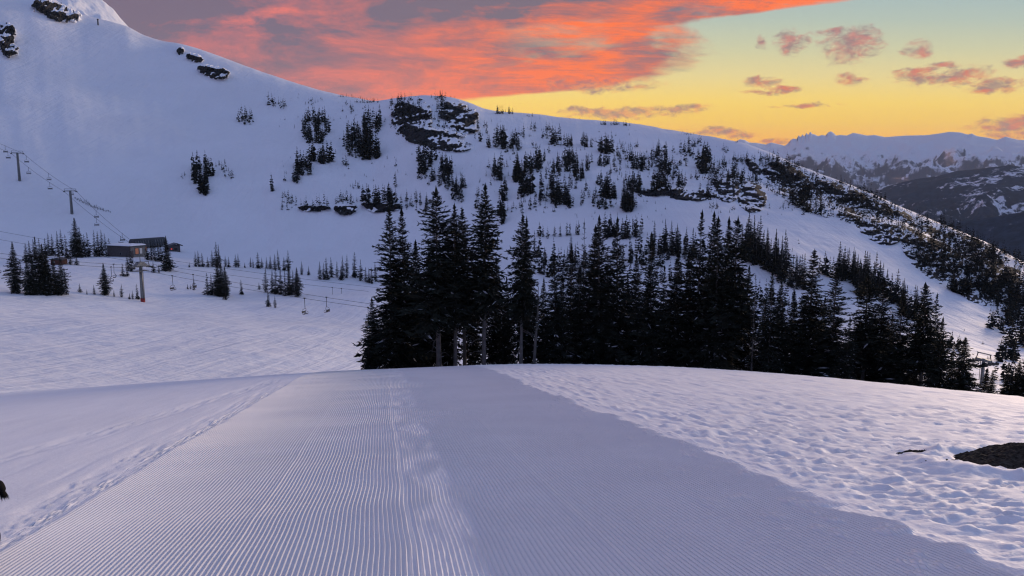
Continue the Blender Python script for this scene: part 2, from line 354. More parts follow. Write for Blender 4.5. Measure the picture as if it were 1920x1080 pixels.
def near_detail(u, v):
    wob = 0.10 * fbm(u * 0.12, v * 0.15, 2, 21) + 0.03 * fbm(u * 0.5, v * 0.5, 2, 22)
    edge_r = V_R + 0.20 * fbm(u * 0.6, v * 0 + 1.5, 4, 31, 0.6) + 0.26 * fbm(u * 2.5, v * 2.0, 4, 32, 0.6) + 0.05 * np.sin(u * 0.3)
    edge_l = V_L + 0.10 + 0.05 * fbm(u * 1.2, v * 0 + 4, 3, 33)
    inside = sstep(edge_l, edge_l + 0.12, v) * sstep(edge_r + 0.1, edge_r - 0.1, v)
    # corduroy ridges: flattened here and there, chewed up along the centre strip
    ph = v / PITCHC
    ridge = 0.5 + 0.5 * np.cos(2 * np.pi * ph); ridge = ridge ** 2.4
    amp = 0.031 * (1 + 0.10 * fbm(u * 0.9, v * 1.5, 3, 41)) * (1 - 0.35 * sstep(-1.2, -3.0, v))
    c0 = 0.17 + 0.10 * fbm(u * 0.25, v * 0 + 8, 2, 42)
    strip = sstep(0.0, 0.06, v - c0) * sstep(0.52, 0.44, v - c0) * sstep(-0.15, 0.25, fbm(u * 1.1, v * 3.0, 4, 43) + 0.18 * sstep(8, 4.5, u) - 0.03)
    strip = np.maximum(strip, sstep(0.05, 0.0, np.abs(v - c0 + 0.02)) * 0.8)
    scuff = sstep(0.50, 0.70, fbm(u * 0.8 + 5, v * 1.3, 4, 44)) * 0.5
    strip = np.maximum(strip, scuff)
    z = inside * ((ridge - 0.36) * amp * (1 - 0.5 * strip) + 0.008 + strip * 0.011 * fbm(u * 16, v * 30, 3, 45))
    spill = sstep(1.5, 0.1, edge_r - v) * sstep(0.20, 0.36, fbm(u * 3.2, v * 4.5, 4, 47, 0.6) + 0.10 * fbm(u * 0.5, v * 0.4, 2, 48))
    z = z + inside * spill * (0.016 + 0.022 * fbm(u * 13, v * 17, 3, 49))                # snow kicked over the edge of the groomed strip
    # seams between two passes of the groomer
    for sv in (-1.15, 1.55, 2.72):
        z = z + inside * 0.006 * np.exp(-((v - sv - wob * 0.3) / 0.035) ** 2) * (0.6 + 0.4 * fbm(u * 2, v * 0 + sv, 2, 46))
    # crumbly strips on the left
    l1 = V_L - 0.10 + 0.08 * fbm(u * 0.3, v * 0 + 2, 2, 51); w1 = 0.34 + 0.10 * fbm(u * 0.4, v * 0 + 6, 2, 52)
    cr1 = sstep(w1, w1 * 0.55, np.abs(v - l1)) * sstep(26, 20, u)
    l2 = np.interp(u, [6, 10.8, 14.3, 22.4, 30], [-5.9, -5.24, -4.71, -3.80, -3.2]) + 0.05 * fbm(u * 0.5, v * 0 + 3, 2, 53)
    cr2 = sstep(0.34, 0.16, np.abs(v - l2)) * sstep(30, 22, u)
    crumb = np.abs(fbm(u * 12, v * 22, 4, 54, 0.6)) * 0.045 + 0.012 * fbm(u * 3, v * 7, 3, 55)
    z = z + cr1 * (1.5 * crumb - 0.026) * (0.5 + 0.5 * sstep(-0.2, 0.2, fbm(u * 0.9, v * 2.5, 3, 59))) + cr2 * (crumb * 1.8 - 0.030)
    for lv in (-3.72, -4.45):
        z = z - 0.012 * np.exp(-((v - lv - 0.05 * np.sin(u * 0.4)) / 0.03) ** 2) * sstep(24, 16, u) * (0.4 + fbm(u * 0.8, v * 0 + lv, 2, 58))
    left = sstep(edge_l + 0.05, edge_l - 0.3, v)
    z = z + left * (0.012 * fbm(u * 0.5, v * 2.2, 4, 56) + 0.004 * fbm(u * 1.5, v * 9, 3, 57))
    # chopped-up snow on the right, piled a little higher than the groomed strip
    right = sstep(edge_r - 0.02, edge_r + 0.5, v)
    near = sstep(26, 6, u)
    wx = u + 0.35 * fbm(u * 0.8, v * 0.8, 3, 61); wy = v + 0.35 * fbm(u * 0.8 + 9, v * 0.8, 3, 62)
    rot_u = wx * 0.93 + wy * 0.37; rot_v = -wx * 0.37 + wy * 0.93
    chop = fbm(rot_u * 2.6, rot_v * 1.15, 5, 63, 0.55)
    lump = fbm(wx * 5.5, wy * 4.0, 4, 64, 0.55, ridged=True) - 0.35
    patch = sstep(-0.25, 0.3, fbm(u * 0.35, v * 0.3, 3, 65))
    trk = fbm(rot_u * 5.0, rot_v * 0.55, 3, 66)
    fine = fbm(wx * 11, wy * 8, 4, 69, 0.6)
    clods = sstep(0.10, 0.32, fbm(wx * 4.2, wy * 2.6, 4, 74, 0.6)) * (0.6 + 0.4 * fbm(wx * 9, wy * 9, 2, 75))
    crumbs = sstep(0.12, 0.30, fbm(wx * 10, wy * 6.5, 3, 76, 0.6))
    rad = np.hypot(u - 3.0, v - 14.0); ang = np.arctan2(v - 14.0, u - 3.0)
    arcs = fbm(rad * 3.2 + 0.4 * fbm(u, v, 2, 80), ang * 1.6, 4, 78, 0.6)
    gouge = np.abs(fbm(rot_u * 1.7 + 3, rot_v * 0.5, 4, 77, 0.6))
    rough = 0.025 * chop + 0.028 * lump * patch + 0.040 * trk + 0.055 * arcs + 0.050 * fine * (0.5 + 0.6 * patch) + 0.040 * clods * (0.25 + 0.75 * patch) + 0.040 * crumbs - 0.04 * sstep(0.10, 0.0, gouge)
    z = z + right * (rough * 0.58 * (0.75 + 0.25 * near) + 0.015 + 0.010 * fbm(rad * 14, ang * 3.5, 3, 79, 0.6))
    # hollow and rim round the bare patch of earth
    px, py = 6.46, 7.13
    rr = np.hypot((u - px) / 0.68, (v - py) / 1.3)
    z = z + right * (0.10 * np.exp(-((rr - 1.15) / 0.22) ** 2) * (0.7 + 0.6 * fbm(u * 2.2, v * 2.2, 3, 68)) - 0.10 * sstep(0.95, 0.6, rr))
    return z

def build_near():
    def spaced(a, b, f):
        out = [a]
        while out[-1] < b: out.append(out[-1] + f(out[-1]))
        return out
    us = [-60, -45, -32, -22, -15, -10, -6.5, -4, -2.4, -1.2, -0.3, 0.5, 1.2, 1.8, 2.3, 2.7]
    us += spaced(3.0, 40.0, lambda u: min(0.35, max(0.017, 0.00135 * u * u)))
    us += spaced(us[-1] + 0.6, 85.0, lambda u: 0.9)
    left = [-v for v in spaced(3.6, 75.0, lambda v: 0.035 + 0.014 * (v - 3.6))][::-1]
    mid = list(np.arange(-3.6 + 0.03, -3.15, 0.03)) + [k * PITCHC / 6.0 for k in range(int(-3.15 * 6 / PITCHC), int(3.98 * 6 / PITCHC))]
    right = spaced(4.0, 75.0, lambda v: 0.028 + 0.009 * (v - 4.0))
    vs = np.array(sorted(left + mid + right)); vs = vs[np.concatenate([[True], np.diff(vs) > 0.004])]; us = np.array(us)
    U, V = np.meshgrid(us, vs, indexing='ij')
    Zv = near_base(U, V) + np.where((U > 2.0) & (U < 60), near_detail(U, V), 0.0)
    Vw = V + (0.07 * fbm(U * 0.16, V * 0.10, 2, 21) + 0.022 * fbm(U * 0.7, V * 0.4, 2, 22)) * sstep(12, 5, np.abs(V))      # the groomer never drives quite straight
    Pz = np.stack([U * HU[0] + Vw * HV[0], U * HU[1] + Vw * HV[1], Zv], -1).reshape(-1, 3)
    m = snow_mat('snow_near', (0.93, 0.92, 0.94), ((55.0, 0.0030), (14.0, 0.0055)), 0.05, 0.5)
    # a little dirt stains the snow by the bare patch
    o = link(bpy.data.objects.new('ski_run', mesh_np('ski_run', Pz, grid_faces(len(us), len(vs))[:, ::-1], m)))
    tag(o, 'groomed corduroy ski run with chopped snow on its right side', 'ski run', kind='structure')
    print('near verts', len(Pz))
build_near()

# ------------------------------------------------------------------ far ground: valley floor, bowl and ridge, on a polar grid
CX = [-500, -200, 0, 150, 300, 450, 600, 700, 800, 900, 1000, 1100, 1200, 1300, 1400, 1500, 1600, 1700, 1800, 1920, 2150, 2500]
SKY_X = [-500, -200, 0, 60, 90, 120, 150, 200, 240, 270, 300, 330, 350, 400, 450, 500, 550, 600, 640, 700, 740, 800, 850, 880, 905, 930, 1000, 1100, 1170, 1200, 1240, 1280, 1350, 1400, 1450, 1500, 1560, 1600, 1660, 1700, 1750, 1800, 1850, 1880, 1920, 2150, 2500]
SKY_Y = [-160, -110, -50, -20, 0, 20, 35, 45, 54, 70, 80, 83, 87, 104, 122, 140, 157, 172, 181, 192, 187, 181, 184, 194, 205, 211, 218, 231, 235, 239, 247, 251, 262, 271, 289, 312, 335, 349, 374, 392, 412, 432, 455, 472, 492, 600, 700]
def cv(xs, vals): return np.interp(CX, xs, vals)
CURVES = [
    (cv([0], [48]),                                        cv([0, 600, 800, 1500, 1920], [765, 765, 790, 790, 800])),
    (cv([0], [72]),                                        cv([0, 500, 700, 1000, 1500, 1920], [722, 728, 738, 742, 748, 765])),
    (cv([0], [100]),                                       cv([0, 500, 700, 1000, 1400, 1700, 1920], [664, 664, 690, 715, 715, 728, 745])),
    (cv([0, 500, 700, 1000, 1400, 1700, 1920], [150, 150, 160, 180, 160, 150, 145]), cv([0, 500, 700, 1000, 1400, 1700, 1920], [597, 600, 610, 640, 670, 695, 722])),
    (cv([0, 300, 700, 1000, 1400, 1700, 1920], [200, 215, 230, 250, 210, 205, 190]), cv([0, 200, 300, 500, 700, 1000, 1400, 1700, 1920], [550, 556, 566, 572, 550, 540, 600, 630, 692])),
    (cv([0, 700, 1000, 1400, 1700, 1920], [290, 295, 300, 262, 260, 250]), cv([0, 200, 400, 540, 700, 1000, 1200, 1400, 1550, 1700, 1920], [491, 484, 500, 507, 524, 468, 478, 500, 522, 575, 640])),
    (cv([0, 700, 1000, 1400, 1700, 1920], [400, 385, 350, 330, 320, 305]), cv([0, 300, 500, 700, 1000, 1200, 1400, 1550, 1700, 1920], [425, 447, 462, 440, 405, 400, 412, 440, 490, 590])),
    (cv([0, 700, 800, 1000, 1400, 1700, 1920], [480, 455, 440, 430, 405, 375, 355]), cv([0, 300, 700, 800, 1000, 1400, 1700, 1920], [295, 320, 330, 310, 310, 355, 430, 535])),
    (cv([0, 300, 700, 800, 1000, 1400, 1700, 1920], [600, 590, 550, 520, 530, 480, 415, 388]), cv([0, 150, 300, 450, 600, 700, 800, 1000, 1200, 1400, 1550, 1700, 1800, 1920], [130, 160, 200, 225, 235, 240, 225, 255, 280, 312, 365, 418, 455, 512])),
]
RIDGE_R = cv([-500, 0, 150, 300, 450, 600, 700, 800, 900, 1000, 1100, 1200, 1300, 1400, 1500, 1600, 1700, 1800, 1920, 2500], [950, 800, 760, 720, 690, 665, 645, 600, 605, 640, 650, 640, 605, 560, 525, 485, 455, 435, 418, 400])

def build_curve_table():
    azg = np.radians(np.concatenate([np.arange(-180, -48, 6.0), np.arange(-48, 48.01, 0.12), np.arange(54, 180.1, 6.0)]))
    R, T = [], []
    for (r, y) in CURVES:
        a, t = azt(np.array(CX), y)
        R.append(np.interp(azg, a, r)); T.append(np.interp(azg, a, t))
    a, t = azt(np.array(SKY_X), np.array(SKY_Y)); tr = np.interp(azg, a, t)
    a2, _ = azt(np.array(CX), np.interp(CX, SKY_X, SKY_Y)); rr = np.interp(azg, a2, RIDGE_R)
    R.append(rr); T.append(tr)
    zr = tr * rr
    for dr, dz in ((45, -9), (250, -150), (900, -420), (3500, -800)):
        R.append(rr + dr); T.append((zr + dz) / (rr + dr))
    R, T = np.array(R), np.array(T)
    # behind the camera the run climbs; blend to that outside the view
    wb = sstep(math.radians(50), math.radians(110), np.abs(azg))
    Tb = np.where(R < 900, 0.12, 0.05)
    Rb = R * (1 - wb) + wb * np.array([48, 72, 100, 150, 200, 290, 400, 480, 600, 800, 850, 1050, 1700, 4300])[:, None]
    T = T * (1 - wb) + wb * (Tb * 1.0)
    return azg, Rb, T
AZG, CR, CT = build_curve_table()
NRAD = 330
RG = np.concatenate([np.linspace(46, 100, 40), np.geomspace(101, 900, NRAD - 60), np.geomspace(920, 4200, 20)])
def build_far_grid():
    Zg = np.zeros((len(AZG), len(RG)))
    lr = np.log(RG)
    for i in range(len(AZG)):
        x = np.log(CR[:, i]); z = CT[:, i] * CR[:, i]
        # monotone-ish cubic through the control heights
        h = np.diff(x); d = np.diff(z) / h; mt = np.zeros(len(x)); mt[1:-1] = (d[:-1] * h[1:] + d[1:] * h[:-1]) / (h[:-1] + h[1:]); mt[0] = d[0]; mt[-1] = d[-1]
        k = np.clip(np.searchsorted(x, lr) - 1, 0, len(x) - 2); tt = np.clip((lr - x[k]) / h[k], 0, 1)
        Zg[i] = (2 * tt ** 3 - 3 * tt ** 2 + 1) * z[k] + (tt ** 3 - 2 * tt ** 2 + tt) * h[k] * mt[k] + (-2 * tt ** 3 + 3 * tt ** 2) * z[k + 1] + (tt ** 3 - tt ** 2) * h[k] * mt[k + 1]
    Xg = np.sin(AZG)[:, None] * RG[None]; Yg = np.cos(AZG)[:, None] * RG[None]
    # smooth across azimuth, then natural undulation that leaves the ridge line in place
    for _ in range(10):
        Zg[23:-23] = 0.25 * Zg[22:-24] + 0.5 * Zg[23:-23] + 0.25 * Zg[24:-22]
    rr = np.interp(AZG, AZG, CR[9])[:, None]
    amp = sstep(60, 200, RG[None]) * (0.35 + 0.65 * sstep(0, 120, np.abs(RG[None] - rr)))
    Zg += amp * (2.6 * fbm(Xg * 0.011, Yg * 0.011, 4, 70) + 0.55 * fbm(Xg * 0.05, Yg * 0.05, 3, 71)) * sstep(1.0, 0.1, (RG[None] < 120) * 1.0)
    # gullies running down the faces
    Zg += sstep(330, 420, RG[None]) * amp * 1.7 * fbm(AZG[:, None] * 26, RG[None] * 0.006, 3, 72)
    return Xg, Yg, Zg + EYE
XG, YG, ZG = build_far_grid()
TG = (ZG - EYE) / RG[None]
I0, I1 = 23, len(AZG) - 23

def hit(x, y, rmin=55.0):
    """first point of the far ground seen through a photo pixel; None when the ray passes above the ridge"""
    a, t = azt(x, y); a, t = float(a), float(t)
    i = min(max(int(np.searchsorted(AZG, a)) - 1, 0), len(AZG) - 2); w = (a - AZG[i]) / (AZG[i + 1] - AZG[i])
    prof = TG[i] * (1 - w) + TG[i + 1] * w
    ok = np.where((prof[1:] >= t) & (prof[:-1] < t) & (RG[1:] > rmin))[0]
    if len(ok) == 0: return None
    k = ok[0]; r = RG[k] + (t - prof[k]) / (prof[k + 1] - prof[k]) * (RG[k + 1] - RG[k])
    return np.array([math.sin(a) * r, math.cos(a) * r, t * r + EYE])
def far_z(x, y):
    a, r = math.atan2(x, y), math.hypot(x, y)
    i = min(max(int(np.searchsorted(AZG, a)) - 1, 0), len(AZG) - 2); w = (a - AZG[i]) / (AZG[i + 1] - AZG[i])
    return float(np.interp(r, RG, ZG[i] * (1 - w) + ZG[i + 1] * w))
def ground_z(x, y):
    zf = far_z(x, y) if math.hypot(x, y) > 47 else -1e9
    return max(zf, float(near_z(np.array(x), np.array(y))) if math.hypot(x, y) < 84 else -1e9)
def at_r(x, y, r):
    a, t = azt(x, y); return Vector((math.sin(a) * r, math.cos(a) * r, float(t) * r + EYE))

snow_far = snow_mat('snow_far', (0.86, 0.88, 0.93), ((0.05, 1.6), (0.16, 0.35), (0.9, 0.13), (3.0, 0.05)), 0.06, 0.02, streak=True)
fo = link(bpy.data.objects.new('mountainside', mesh_np('mountainside', np.stack([XG, YG, ZG], -1).reshape(-1, 3), grid_faces(len(AZG), len(RG))[:, ::1], snow_far)))
tag(fo, 'snowy valley floor, bowl and ridge behind the trees', 'mountainside', kind='structure')

# ------------------------------------------------------------------ distant ranges
def range_mesh(name, sx, sy, r_foot, y_foot, r_top, amp, freq, seed, material, label, na=420, nr=90, jag=0.0, az_pad=30):
    sx = np.array(sx, float); sy = np.array(sy, float)
    a, t = azt(sx, sy); az = np.linspace(a[0], a[-1], na); tt = np.interp(az, a, t)
    w = np.linspace(0, 1, nr)
    _, tf = azt(960.0, float(y_foot)); tf = float(tf)
    R = r_foot + (r_top - r_foot) * w[None] + 0 * az[:, None]
    ker = np.hanning(61); ker /= ker.sum(); ts = np.convolve(np.pad(tt, 30, mode='edge'), ker, 'valid')
    kw = sstep(0.86, 1.0, w)[None]; zt = (ts[:, None] * (1 - kw) + tt[:, None] * kw) * r_top; zf = tf * r_foot
    prof = w ** 1.25
    Zr = zf + (zt - zf) * prof[None]
    X, Y = np.sin(az)[:, None] * R, np.cos(az)[:, None] * R
    n = fbm(X * freq, Y * freq, 7, seed, 0.52, ridged=True) - 0.6
    n2 = fbm(X * freq * 0.45, Y * freq * 0.45, 5, seed + 30)
    Zr = Zr + amp * (n + 0.8 * n2) * (sstep(1.02, 0.6, w) * 0.93 + jag)[None]
    # the far side falls away
    Rb = np.array([r_top * 1.03, r_top * 1.12]); Xb, Yb = np.sin(az)[:, None] * Rb, np.cos(az)[:, None] * Rb
    Zb = Zr[:, -1:] - np.array([0.03, 0.15]) * r_top * 0.7
    P = np.stack([np.hstack([X, Xb]), np.hstack([Y, Yb]), np.hstack([Zr, Zb]) + EYE], -1).reshape(-1, 3)
    o = link(bpy.data.objects.new(name, mesh_np(name, P, grid_faces(na, nr + 2), material)))
    return tag(o, label, 'mountain', kind='structure')

def alpine_mat(name, z_forest, z_blend, scale, forest=(0.012, 0.022, 0.038), rock=(0.035, 0.042, 0.055), bare=0.55, clear=0.64):
    m = bpy.data.materials.new(name); m.use_nodes = True; t = m.node_tree; b = t.nodes['Principled BSDF']; N = NT(t)
    g = N.n('ShaderNodeNewGeometry'); pos = g.outputs['Position']
    sp = N.n('ShaderNodeSeparateXYZ'); t.links.new(pos, sp.inputs[0]); sn = N.n('ShaderNodeSeparateXYZ'); t.links.new(g.outputs['Normal'], sn.inputs[0])
    n1 = N.noise(pos, scale, 8.0, 0.65, 0.3); n2 = N.noise(pos, scale * 6, 6.0, 0.65)
    th = N.mr(sp.outputs[2], z_forest + z_blend * 0.2, z_forest + z_blend * 2.6, bare + 0.26, bare)
    steep = N.mr(N.m('SUBTRACT', N.m('ADD', sn.outputs[2], N.m('MULTIPLY', N.m('SUBTRACT', n2, 0.5), 0.9)), th), 0.12, -0.12)
    snow = N.mix(steep, (0.82, 0.86, 0.92), rock)
    zed = N.m('ADD', sp.outputs[2], N.m('MULTIPLY', N.m('SUBTRACT', n1, 0.5), z_blend * 2.2))
    fr = N.mr(zed, z_forest + z_blend * 0.5, z_forest - z_blend * 0.5)
    fr = N.m('MULTIPLY', fr, N.mr(N.m('ADD', n1, N.m('MULTIPLY', n2, 0.5)), clear + 0.18, clear + 0.10, 0.1, 1.0))
    fcol = N.mix(N.mr(n2, 0.35, 0.65), forest, tuple(v * 2.0 for v in forest))
    t.links.new(N.mix(fr, snow, fcol), b.inputs['Base Color']); b.inputs['Roughness'].default_value = 0.85; b.inputs['Specular IOR Level'].default_value = 0.1
    return m

range_mesh('mountain_range',
           [1180, 1300, 1360, 1378, 1388, 1396, 1405, 1420, 1436, 1446, 1460, 1472, 1478, 1483, 1489, 1493, 1498, 1501, 1505, 1508, 1512, 1516, 1519, 1523, 1528, 1534, 1541, 1548, 1553, 1558, 1563, 1568, 1576, 1588, 1600, 1612, 1626, 1640, 1660, 1700, 1740, 1762, 1780, 1800, 1815, 1822, 1832, 1852, 1870, 1878, 1886, 1896, 1910, 1930, 2000, 2100, 2300],
           [300, 290, 274, 266, 261, 262, 267, 268, 271, 267, 270, 273, 268, 262, 259, 261, 253, 257, 251, 256, 249, 253, 246, 251, 252, 255, 253, 254, 248, 246, 249, 254, 253, 254, 249, 251, 254, 253, 257, 254, 253, 250, 247, 248, 252, 250, 255, 258, 262, 259, 256, 259, 262, 262, 270, 280, 300],
           6200, 395, 11000, 400, 0.0009, 90, alpine_mat('far_range', -10, 200, 0.0016, rock=(0.05, 0.062, 0.085), bare=0.62), 'far snowy range with a jagged black-toothed peak under the sunset', na=640, nr=100, jag=0.0)
range_mesh('forested_mountain', [1380, 1500, 1600, 1650, 1690, 1720, 1760, 1800, 1840, 1870, 1895, 1920, 1980, 2100, 2300],
           [430, 400, 374, 352, 342, 334, 327, 319, 316, 313, 309, 313, 318, 330, 360], 2600, 560, 4600, 150, 0.0026, 140,
           alpine_mat('forest_hill', 190, 150, 0.006, forest=(0.013, 0.022, 0.036), bare=0.35, clear=0.70), 'dark forested mountain with scattered snow clearings right of the ridge', na=380, nr=170, jag=0.06)
range_mesh('forested_hill', [1500, 1600, 1700, 1760, 1800, 1860, 1920, 2000, 2100, 2300], [470, 452, 428, 418, 412, 404, 396, 390, 386, 390], 1300, 760, 2200, 40, 0.004, 170,
           alpine_mat('forest_near', 400, 60, 0.008, bare=0.2, clear=0.80), 'darkest forested slope low behind the right end of the ridge', na=260, nr=80, jag=0.1)
range_mesh('rocky_peak', [-700, -400, -100, 0, 60, 110, 160, 185, 196, 204, 212, 220, 228, 236, 244, 260, 290, 340], [-300, -260, -200, -130, -90, -50, -18, -4, 4, 12, 18, 27, 37, 46, 55, 68, 92, 130],
           860, 150, 1080, 10, 0.02, 210, rock_mat('peak_rock', (0.03, 0.032, 0.04), (0.07, 0.072, 0.08), 0.35, 0.50, 0.06, 1.0), 'steep rocky snow peak behind the shoulder at the upper left', na=420, nr=110, jag=0.35)

# ------------------------------------------------------------------ rock outcrops
rockm = rock_mat('cliff_rock', (0.008, 0.0087, 0.011), (0.020, 0.0215, 0.025), 0.74, 0.88, 0.30, 0.4, by_attr=True)
def terrain_normal(p):
    e = 3.0
    return Vector((far_z(p[0] - e, p[1]) - far_z(p[0] + e, p[1]), far_z(p[0], p[1] - e) - far_z(p[0], p[1] + e), 2 * e)).normalized()
def outcrop(cx, cy, rx, ry, rot, height, label, seed, cover=0.0, step=1.9, frac=0.66):
    """a broken rock face standing out of the slope; everything below the slope's surface stays buried in the snow"""
    nx, ny = max(10, int(2 * rx * 1.15 / step)), max(8, int(2 * ry * 1.15 / step))
    c, s_ = math.cos(math.radians(rot)), math.sin(math.radians(rot))
    us = np.linspace(-1.15, 1.15, nx); vs = np.linspace(-1.15, 1.15, ny)
    pts = np.zeros((ny, nx, 3)); mask = np.zeros((ny, nx))
    prev = None
    for j, v in enumerate(vs):
        for i, u in enumerate(us):
            px, py = cx + u * rx * c - v * ry * s_, cy + u * rx * s_ + v * ry * c
            p = hit(px, py)
            while p is None:
                py += 2.0; p = hit(px, py)
            pts[j, i] = p; mask[j, i] = 1 - (u * u + v * v) ** 0.5
    n = terrain_normal(pts[ny // 2, nx // 2]); vw = Vector((-pts[ny // 2, nx // 2][0], -pts[ny // 2, nx // 2][1], 0)).normalized()
    side = Vector((vw.y, -vw.x, 0)); out = np.array((n * 0.3 + vw * 0.85).normalized())
    A = pts @ np.array(side); B = pts[..., 2] * 0.8 + np.hypot(pts[..., 0], pts[..., 1]) * 0.42
    if cx > 1180: A, B = A * 1.5, B * 1.5
    n1 = fbm(A * 0.05, B * 0.08, 3, seed); n2 = fbm(A * 0.12 + B * 0.06, B * 0.07, 4, seed + 7, 0.5, ridged=True)
    n3 = fbm(A * 0.5, B * 0.42, 4, seed + 13, 0.6)
    blk = np.round(fbm(A * 0.09 + 0.2 * n3, B * 0.15, 3, seed + 17) * 4) / 4.0
    uu, vv = np.meshgrid(us, vs)
    top, bot = pts[1, nx // 2], pts[-2, nx // 2]; run = min(20.0, math.hypot(top[0], top[1]) - math.hypot(bot[0], bot[1]))
    wob = 0.85 * n1 + 0.45 * (n2 - 0.25) + 0.32 * n3
    edge = sstep(0.0, 0.14, mask * 1.5 - 0.30 + wob + cover * 0.8)                      # ragged outline
    face = np.where(vv > -0.55, np.clip((1.0 - vv) / 1.55, 0, 1), np.clip((vv + 1.15) / 0.6, 0, 1))
    step_ = face * 3.0 + 1.6 * n1 + 0.8 * blk + 0.7 * n3; face = 0.7 * face + 0.3 * (np.floor(step_) + sstep(0.45, 1.0, step_ - np.floor(step_))) / 3.0   # broken ledges
    edge = edge * sstep(1.10, 0.9, np.hypot(uu, vv))
    d0 = 0.42 * run * face + height * (0.8 * n1 + 0.8 * (n2 - 0.2) + 0.45 * blk + 0.42 * n3 + 0.30)
    d = edge * d0 - (1 - edge) * 1.6
    vwn = np.array(vw)
    P = pts + d[..., None] * (vwn * 0.99) + np.array([0, 0, -0.2])
    P0 = pts + d0[..., None] * vwn; gu, gv = np.gradient(P0, axis=1), np.gradient(P0, axis=0); nrm = np.cross(gu, gv); nz = np.abs(nrm[..., 2]) / (np.linalg.norm(nrm, axis=-1) + 1e-9)
    for _ in range(1):                                                            # steepness over a few metres, not per facet
        q = np.pad(nz, 1, mode='edge'); nz = (q[:-2, 1:-1] + q[2:, 1:-1] + q[1:-1, :-2] + q[1:-1, 2:] + 2 * q[1:-1, 1:-1]) / 6
    inn = edge > 0.5; thr = np.quantile(nz[inn], frac) if inn.any() else 0.5
    bare = sstep(thr + 0.05, thr - 0.05, nz + 0.10 * n3) * sstep(0.35, 0.6, edge)
    me = mesh_np('rock_outcrop', P.reshape(-1, 3), grid_faces(ny, nx)[:, ::-1], rockm, smooth=False)
    me.attributes.new('bare', 'FLOAT', 'POINT').data.foreach_set('value', bare.ravel().astype(np.float32))
    o = link(bpy.data.objects.new('rock_outcrop', me))
    return tag(o, label, 'rock', 'dark rock outcrops on the mountainside')
OUT = [
    (772, 222, 40, 42, 20, 4.0, 'left half of the big dark cliff under the knoll top', 0.05),
    (862, 222, 42, 32, 25, 4.0, 'right half of the big cliff under the knoll, holding a round snow patch', 0.0),
    (815, 258, 75, 22, 12, 3.6, 'long lower ledge at the foot of the big cliff', 0.05),
    (590, 389, 32, 9, 0, 2.4, 'leftmost low boulders of the band at the foot of the bowl', -0.1),
    (648, 390, 22, 13, 0, 3.0, 'round dark boulder in the band at the foot of the bowl', 0.25),
    (712, 386, 42, 13, 0, 2.6, 'rightmost boulders of the band, just behind the tallest firs', 0.1),
    (1290, 362, 55, 14, 3, 3.4, 'low dark cliff band across the middle of the right slope', 0.25),
    (1215, 358, 24, 12, 10, 2.6, 'small ledge left of the low middle cliff band', 0.1),
    (1362, 352, 28, 26, 50, 3.2, 'steep broken rock rib right of the low middle cliff band', 0.1),
    (1408, 368, 32, 28, 48, 3.6, 'tall dark rib with white snow streaks in the middle of the right slope', 0.15),
    (1418, 320, 30, 9, 50, 2.6, 'narrow slanting slab above the snow gully', 0.2),
    (1447, 328, 22, 12, 20, 2.8, 'blocky dark cliff just right of the slanting slab', 0.3),
    (1500, 355, 78, 30, 36, 3.0, 'long broken cliff falling right from the upper ridge shoulder', 0.0),
    (1585, 378, 72, 30, 26, 3.0, 'rough rock belt under the ridge trees', 0.05),
    (1645, 415, 55, 36, 38, 3.4, 'large dark buttress in the middle of the right-hand cliffs', 0.1),
    (1692, 414, 26, 18, 35, 3.2, 'smooth dark cliff face beside the snow notch in the right-hand cliffs', 0.3),
    (1750, 475, 78, 42, 42, 3.2, 'wooded rock face below the snow notch on the right', 0.1),
    (1825, 505, 90, 52, 40, 3.4, 'wide wooded cliff low on the right ridge', 0.2),
    (1890, 545, 50, 46, 45, 3.2, 'lowest wooded cliff at the right edge', 0.15),
    (14, 76, 20, 38, -12, 6.0, 'stepped dark rocks at the left edge high in the bowl', 0.0),
    (106, 22, 48, 18, 14, 5.5, 'rock band below the upper left shoulder', 0.0),
    (368, 110, 20, 9, 15, 4.0, 'upper rocks on the smooth ridge left of the knoll', 0.0),
    (402, 135, 34, 12, 15, 4.0, 'lower string of rocks on the smooth ridge left of the knoll', -0.05),
    (338, 95, 7, 8, 0, 3.0, 'tiny rocks on the skyline of the smooth ridge', 0.1),
]
ROCKS = []
for k, (cx, cy, rx, ry, rot, h, lab, cov) in enumerate(OUT): ROCKS.append(outcrop(cx, cy, rx, ry, rot, h, lab, 300 + 31 * k, cov + (0.16 if cx < 1180 else 0.24 if cx < 1430 else 0.36)))
from mathutils.bvhtree import BVHTree
def rock_tree():
    V, Fc = [], []
    for o in ROCKS:
        b = len(V); V += [v.co.copy() for v in o.data.vertices]; Fc += [[b + i for i in p.vertices] for p in o.data.polygons]
    return BVHTree.FromPolygons(V, Fc)
ROCK_BVH = rock_tree()
def hit_any(x, y):
    """like hit(), but stops at a rock face standing in front of the slope"""
    p = hit(x, y); a, b, c = (float(v) for v in ray(x, y)); q, _, _, dist = ROCK_BVH.ray_cast(Vector((0, 0, EYE)), Vector((a, b, c)).normalized())
    if q is not None and (p is None or dist < (Vector(p) - Vector((0, 0, EYE))).length): return np.array(q)
    return p

